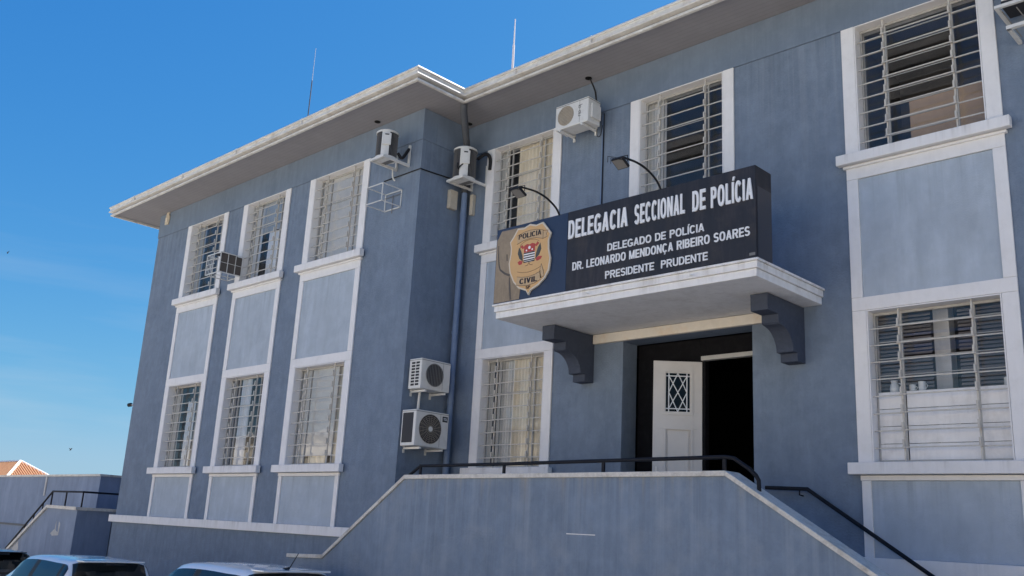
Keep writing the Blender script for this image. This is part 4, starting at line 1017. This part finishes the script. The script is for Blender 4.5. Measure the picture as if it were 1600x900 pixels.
for k in range(0, 5):
    tt = k / 5; x = -34.77 + 3.09 * tt; mb.tube([(x, 1.1, .36 + 1.81 * tt), (x, 1.1, .10 + 1.66 * tt)], .022, 6)
for x in (-31.676, -30.55, -29.30): mb.tube([(x, 1.1, 2.17), (x, 1.1, 1.72)], .025, 6)
for y in (3.5, 6, 8.8): mb.tube([(-29.30, y, 2.17), (-29.30, y, 1.72)], .025, 6)
mb.build('railing', 'black_rail', AS)
mb = MB().prism([(-31.05, .9), (-30.75, 1.05), (-30.72, 1.3), (-30.66, 1.0), (-30.5, .95), (-30.52, 1.28), (-30.4, 1.2), (-30.42, .86), (-30.9, .83)], .994, .999, 'xz').build('peeling_patch', 'annex_stain', AS)
mb = MB().prism([(-34.5, -.2), (-34.0, .35), (-33.6, .55), (-33.5, .3), (-33.9, .05), (-34.2, -.25)], .994, .999, 'xz')
mb.build('peeling_patch', 'annex_stain', AS)
MB().prism([(2.2, 1.0), (3.2, 1.05), (3.8, 1.35), (4.0, .85), (3.6, .62), (2.4, .7)], -29.298, -29.29, 'yz').build('peeling_patch', 'annex_stain', AS)
# house with hipped clay roof far left
HS = thing('house', 'distant house with hipped orange clay tile roof and white ridges', 'house', (-66, 11, GZ))
HXR, HY0, HY1, HZE = -62.0, 9.55, 13.0, 3.22
MB().box(-76, HXR - .5, HY0 + .3, HY1 - .3, GZ, HZE - .02).build('wall', 'house', HS)
ap = Vector((-65.0, (HY0 + HY1) / 2, HZE + 1.28)); apb = Vector((-73, (HY0 + HY1) / 2, HZE + 1.28))
c1, c2 = Vector((HXR, HY0, HZE)), Vector((HXR, HY1, HZE)); c0, c3 = Vector((-76, HY0, HZE)), Vector((-76, HY1, HZE))
mb = MB().quad(c0, c1, ap, apb).quad(c1, c2, ap).quad(c2, c3, apb, ap).quad(c3, c0, apb)
for k in range(1, 46):       # tile rolls run down the slopes
    t = k / 46; x = -76 + 14 * t; y = HY0; hgt = min(1.0, (x + 76) / 3.0, (HXR - x) / 3.0)
    p = Vector((x, HY0, HZE + .03)); q = Vector((x, HY0 + (ap.y - HY0) * hgt, HZE + .03 + 1.28 * hgt)); mb.tube([p, q], .055, 5)
for k in range(1, 22):
    t = k / 22; y = HY0 + (HY1 - HY0) * t; hgt = 1 - abs(2 * t - 1)
    mb.tube([Vector((HXR, y, HZE + .03)), Vector((HXR - 3.0 * hgt, y, HZE + .03 + 1.28 * hgt))], .055, 5)
mb.build('roof', 'tile', HS)
MB().tube([apb, ap], .10, 6).tube([ap, c1], .10, 6).tube([ap, c2], .10, 6).build('ridge', 'mortar', HS)

# unseen row added across the street behind the camera to bounce sunlight onto the front
OB = thing('bounce_front', 'unseen cream two storey front added behind the viewpoint to bounce light', 'building', (-20, -27, GZ))
orc = [(x, x + 1.4, z, z + 1.5) for x in range(-66, 34, 5) for z in (1.0, 4.3)]
wall_grid(MB(), orc, -70, 38, GZ, 7.2, -30, 3.0).build('wall', 'opposite', OB)
mb = MB()
for (xa, xb, za, zb) in orc: mb.box(xa, xb, -27.25, -27.2, za, zb)
mb.build('window', 'ac_dark', OB)
MB().box(-70.3, 38.3, -30, -26.7, 7.201, 7.4).build('cornice', 'canopy', OB)

# ------------------------------------------------------------------ CARS
def car(name, label, x_rear, yc, zg, L, Wd, H, paint, heading=180, antenna=False, group='cars parked in front of the building'):
    """local: rear at x=0, nose at x=L, centred on y=0, wheels on z=0"""
    t = thing(name, label, 'car', (x_rear, yc, zg), group); t.rotation_euler = (0, 0, R(heading))
    sc = L / 4.0; hw = Wd / 2; belt = H * .64
    # stations: x, belt z, roof z, half width belt, half width roof
    G = [(0.00, belt, belt + .01, .90, .84), (.05, belt, belt + (H - belt) * .28, .92, .80), (.12, belt, belt + (H - belt) * .62, .94, .77), (.20, belt, belt + (H - belt) * .88, .95, .75), (.32, belt, belt + (H - belt) * .965, .96, .74),
         (.70, belt, H - .012, .97, .735), (1.2, belt, H, .97, .73), (1.7, belt, H - .006, .965, .72), (2.1, belt, H - .035, .95, .705), (2.30, belt, belt + (H - belt) * .82, .94, .70),
         (2.55, belt, belt + (H - belt) * .52, .92, .72), (2.8, belt, belt + (H - belt) * .24, .90, .76), (3.02, belt, belt + .01, .88, .80)]
    def sect(st):
        x, zb, zr, wb, wr = st; x *= sc; wb *= hw; wr *= hw; h = zr - zb; out = []
        q = [(wb, 0), (wb + (wr - wb) * .30, .30), (wb + (wr - wb) * .62, .60), (wb + (wr - wb) * .92, .84), (wr * .93, .945), (wr * .80, .985), (wr * .5, 1.0), (0, 1.01)]
        for w_, hh in q: out.append(Vector((x, -w_, zb + h * hh)))
        for w_, hh in reversed(q[:-1]): out.append(Vector((x, w_, zb + h * hh)))
        return out
    def interp(sts, n=4):
        out = []
        for k in range(len(sts) - 1):
            for j in range(n):
                u = j / n; p0 = sts[max(k - 1, 0)]; p1 = sts[k]; p2 = sts[k + 1]; p3 = sts[min(k + 2, len(sts) - 1)]
                out.append(tuple(.5 * (2 * b_ + (c_ - a_) * u + (2 * a_ - 5 * b_ + 4 * c_ - d_) * u * u + (3 * b_ - a_ - 3 * c_ + d_) * u ** 3) for a_, b_, c_, d_ in zip(p0, p1, p2, p3)))
        out.append(sts[-1]); return out
    GI = interp(G, 3); rings = [sect(s) for s in GI]
    mb = MB(); nP = len(rings[0])
    for A, Bq in zip(rings, rings[1:]):
        for j in range(nP - 1): mb.quad(A[j], A[j + 1], Bq[j + 1], Bq[j])
    # lower body
    LB = [(-.02, .28, belt * .70, .80), (.0, .24, belt * .985, .90), (.25, .22, belt + .004, .965), (.8, .20, belt + .004, .99), (2.0, .20, belt + .004, .99), (3.0, .20, belt + .0, .97), (3.45, .22, belt * .93, .93), (3.85, .26, belt * .82, .84), (4.0, .32, belt * .62, .72)]
    LR = []
    for s in interp(LB, 3):
        x, z0, z1, wf = s; x *= sc; wq = wf * hw; h = z1 - z0
        LR.append([Vector((x, sg * wq * a2, z0 + h * b2)) for sg, arr in ((-1, ((0, 0), (.88, 0), (.97, .08), (1, .35), (1.0, .62), (.985, .85), (.93, 1.0), (0, 1.015))), (1, ((.93, 1.0), (.985, .85), (1.0, .62), (1, .35), (.97, .08), (.88, 0)))) for a2, b2 in arr])
    for A, Bq in zip(LR, LR[1:]):
        for j in range(len(A)): mb.quad(A[j], A[(j + 1) % len(A)], Bq[(j + 1) % len(A)], Bq[j])
    mb.quad(*LR[0]); mb.quad(*reversed(LR[-1]))
    def own(o): o.parent = t; return o
    body = own(mb.build('body', paint, smooth=True))
    me = body.data; bm = bmesh.new(); bm.from_mesh(me); bmesh.ops.remove_doubles(bm, verts=bm.verts, dist=1e-4); bmesh.ops.recalc_face_normals(bm, faces=bm.faces); bm.to_mesh(me); bm.free()
    def patch(i0, i1, j0, j1, nm, mt, off=.006, jt=0):
        q = MB()
        def P(i, j):
            p = rings[i][j]; a2 = rings[min(i + 1, len(rings) - 1)][j] - rings[max(i - 1, 0)][j]; b2 = rings[i][min(j + 1, nP - 1)] - rings[i][max(j - 1, 0)]
            nn = b2.cross(a2); nn = nn.normalized() if nn.length > 1e-9 else Vector((0, 0, 1))
            ctr = Vector((p.x + (.0 if i > 6 else .5), 0, belt))
            if nn.dot(p - ctr) < 0: nn = -nn
            return p + nn * off
        for i in range(i0, i1):
            for j in range(j0, j1): q.quad(P(i, j), P(i, j + 1), P(i + 1, j + 1), P(i + 1, j))
        return own(q.build(nm, mt, smooth=True))
    e = nP - 1
    # side windows (both sides): rear quarter, rear door, front door
    for (i0, i1) in ((8, 12), (13, 19), (20, 28)):
        patch(i0, i1, 0, 3, 'side_window', 'car_glass'); patch(i0, i1, e - 3, e, 'side_window', 'car_glass')
    patch(2, 9, 4, e - 4, 'rear_window', 'car_glass'); patch(26, 34, 4, e - 4, 'windscreen', 'car_glass')
    for (i0, i1) in ((12, 13), (19, 20)):
        patch(i0, i1, 0, 3, 'door_pillar', 'trim_black', .005); patch(i0, i1, e - 3, e, 'door_pillar', 'trim_black', .005)
    own(MB().box(-.02, .30 * sc, -hw * .60, hw * .60, H - .045, H - .022).build('spoiler', paint, bevel=.008))
    own(MB().box(-.03, .0, -.16, .16, H - .085, H - .05).build('brake_light', 'trim_black'))
    for sg in (-1, 1):
        own(MB().box(-.015, .10, sg * hw * .62, sg * hw * .90, belt * .74, belt * .97).build('tail_lamp', 'lamp_red', bevel=.015))
        own(MB().box(3.72 * sc, 3.9 * sc, sg * hw * .50, sg * hw * .80, belt * .58, belt * .74).build('headlight', 'lamp_clear', bevel=.02))
        own(MB().box(2.62 * sc, 2.80 * sc, sg * hw * .97, sg * hw * 1.14, belt - .02, belt + .12).build('mirror', paint, bevel=.03))
        for xw in (.72 * sc, 3.22 * sc):
            wl = own(MB().cyl((xw, sg * (hw - .10), .31), .31, -.10, .10, 24, 'y').build('wheel', 'tyre', bevel=.02))
            rm = MB().cyl((xw, sg * (hw - .10) + sg * .101, .31), .19, -.004, .004, 16, 'y').build('rim', 'rim'); rm.parent = wl
    own(MB().box(-.06, .10, -hw * .86, hw * .86, .28, .50).build('bumper', paint, bevel=.03))
    own(MB().box(-.068, -.06, -.26, .26, .53, .64).build('number_plate', 'enamel'))
    if antenna:
        own(MB().tube([(.24 * sc, 0, H - .04), (.02 * sc, 0, H + .19)], .008, 6, r2=.005).build('antenna', 'trim_black'))
        own(MB().tube([(.34 * sc, 0, H - .03), (.22 * sc, 0, H + .0)], .028, 8, r2=.014).build('antenna_base', 'trim_black'))
    return t
car('hatchback_car', 'white hatchback with dark rear window parked below the left wing', -15.50, -3.82, GZ, 3.9, 1.68, 1.42, 'car_white')
car('suv_car', 'white car with a roof antenna parked beside the entrance parapet', -10.62, -3.62, GZ, 3.65, 1.70, 1.58, 'car_white', antenna=True)
car('dark_car', 'black car partly seen at the bottom left beyond the white hatchback', -21.9, -3.4, GZ, 4.1, 1.70, 1.27, 'car_dark')

# birds far off
for lbl, (x, y, z) in (('tiny dark bird low over the annex roof', (-79.9, 20, 6.4)), ('tiny dark bird high at the left edge of the sky', (-105.6, 20, 27.7))):
    mb = MB(); s = .35 if z < 10 else .42
    mb.tube([(x - .3 * s, y, z), (x + .3 * s, y, z + .02)], .12 * s, 8, r2=.05 * s)
    mb.prism([(x - .1 * s, z), (x + .1 * s, z), (x + .5 * s, z + .45 * s), (x + 1.0 * s, z + .40 * s), (x + .5 * s, z + .30 * s)], y - .02, y + .02, 'xz')
    mb.prism([(x - .1 * s, z), (x + .1 * s, z + .03), (x - .5 * s, z + .45 * s), (x - 1.0 * s, z + .40 * s), (x - .5 * s, z + .28 * s)], y - .02, y + .02, 'xz')
    tag(mb.build('bird', 'feather'), lbl, 'bird')
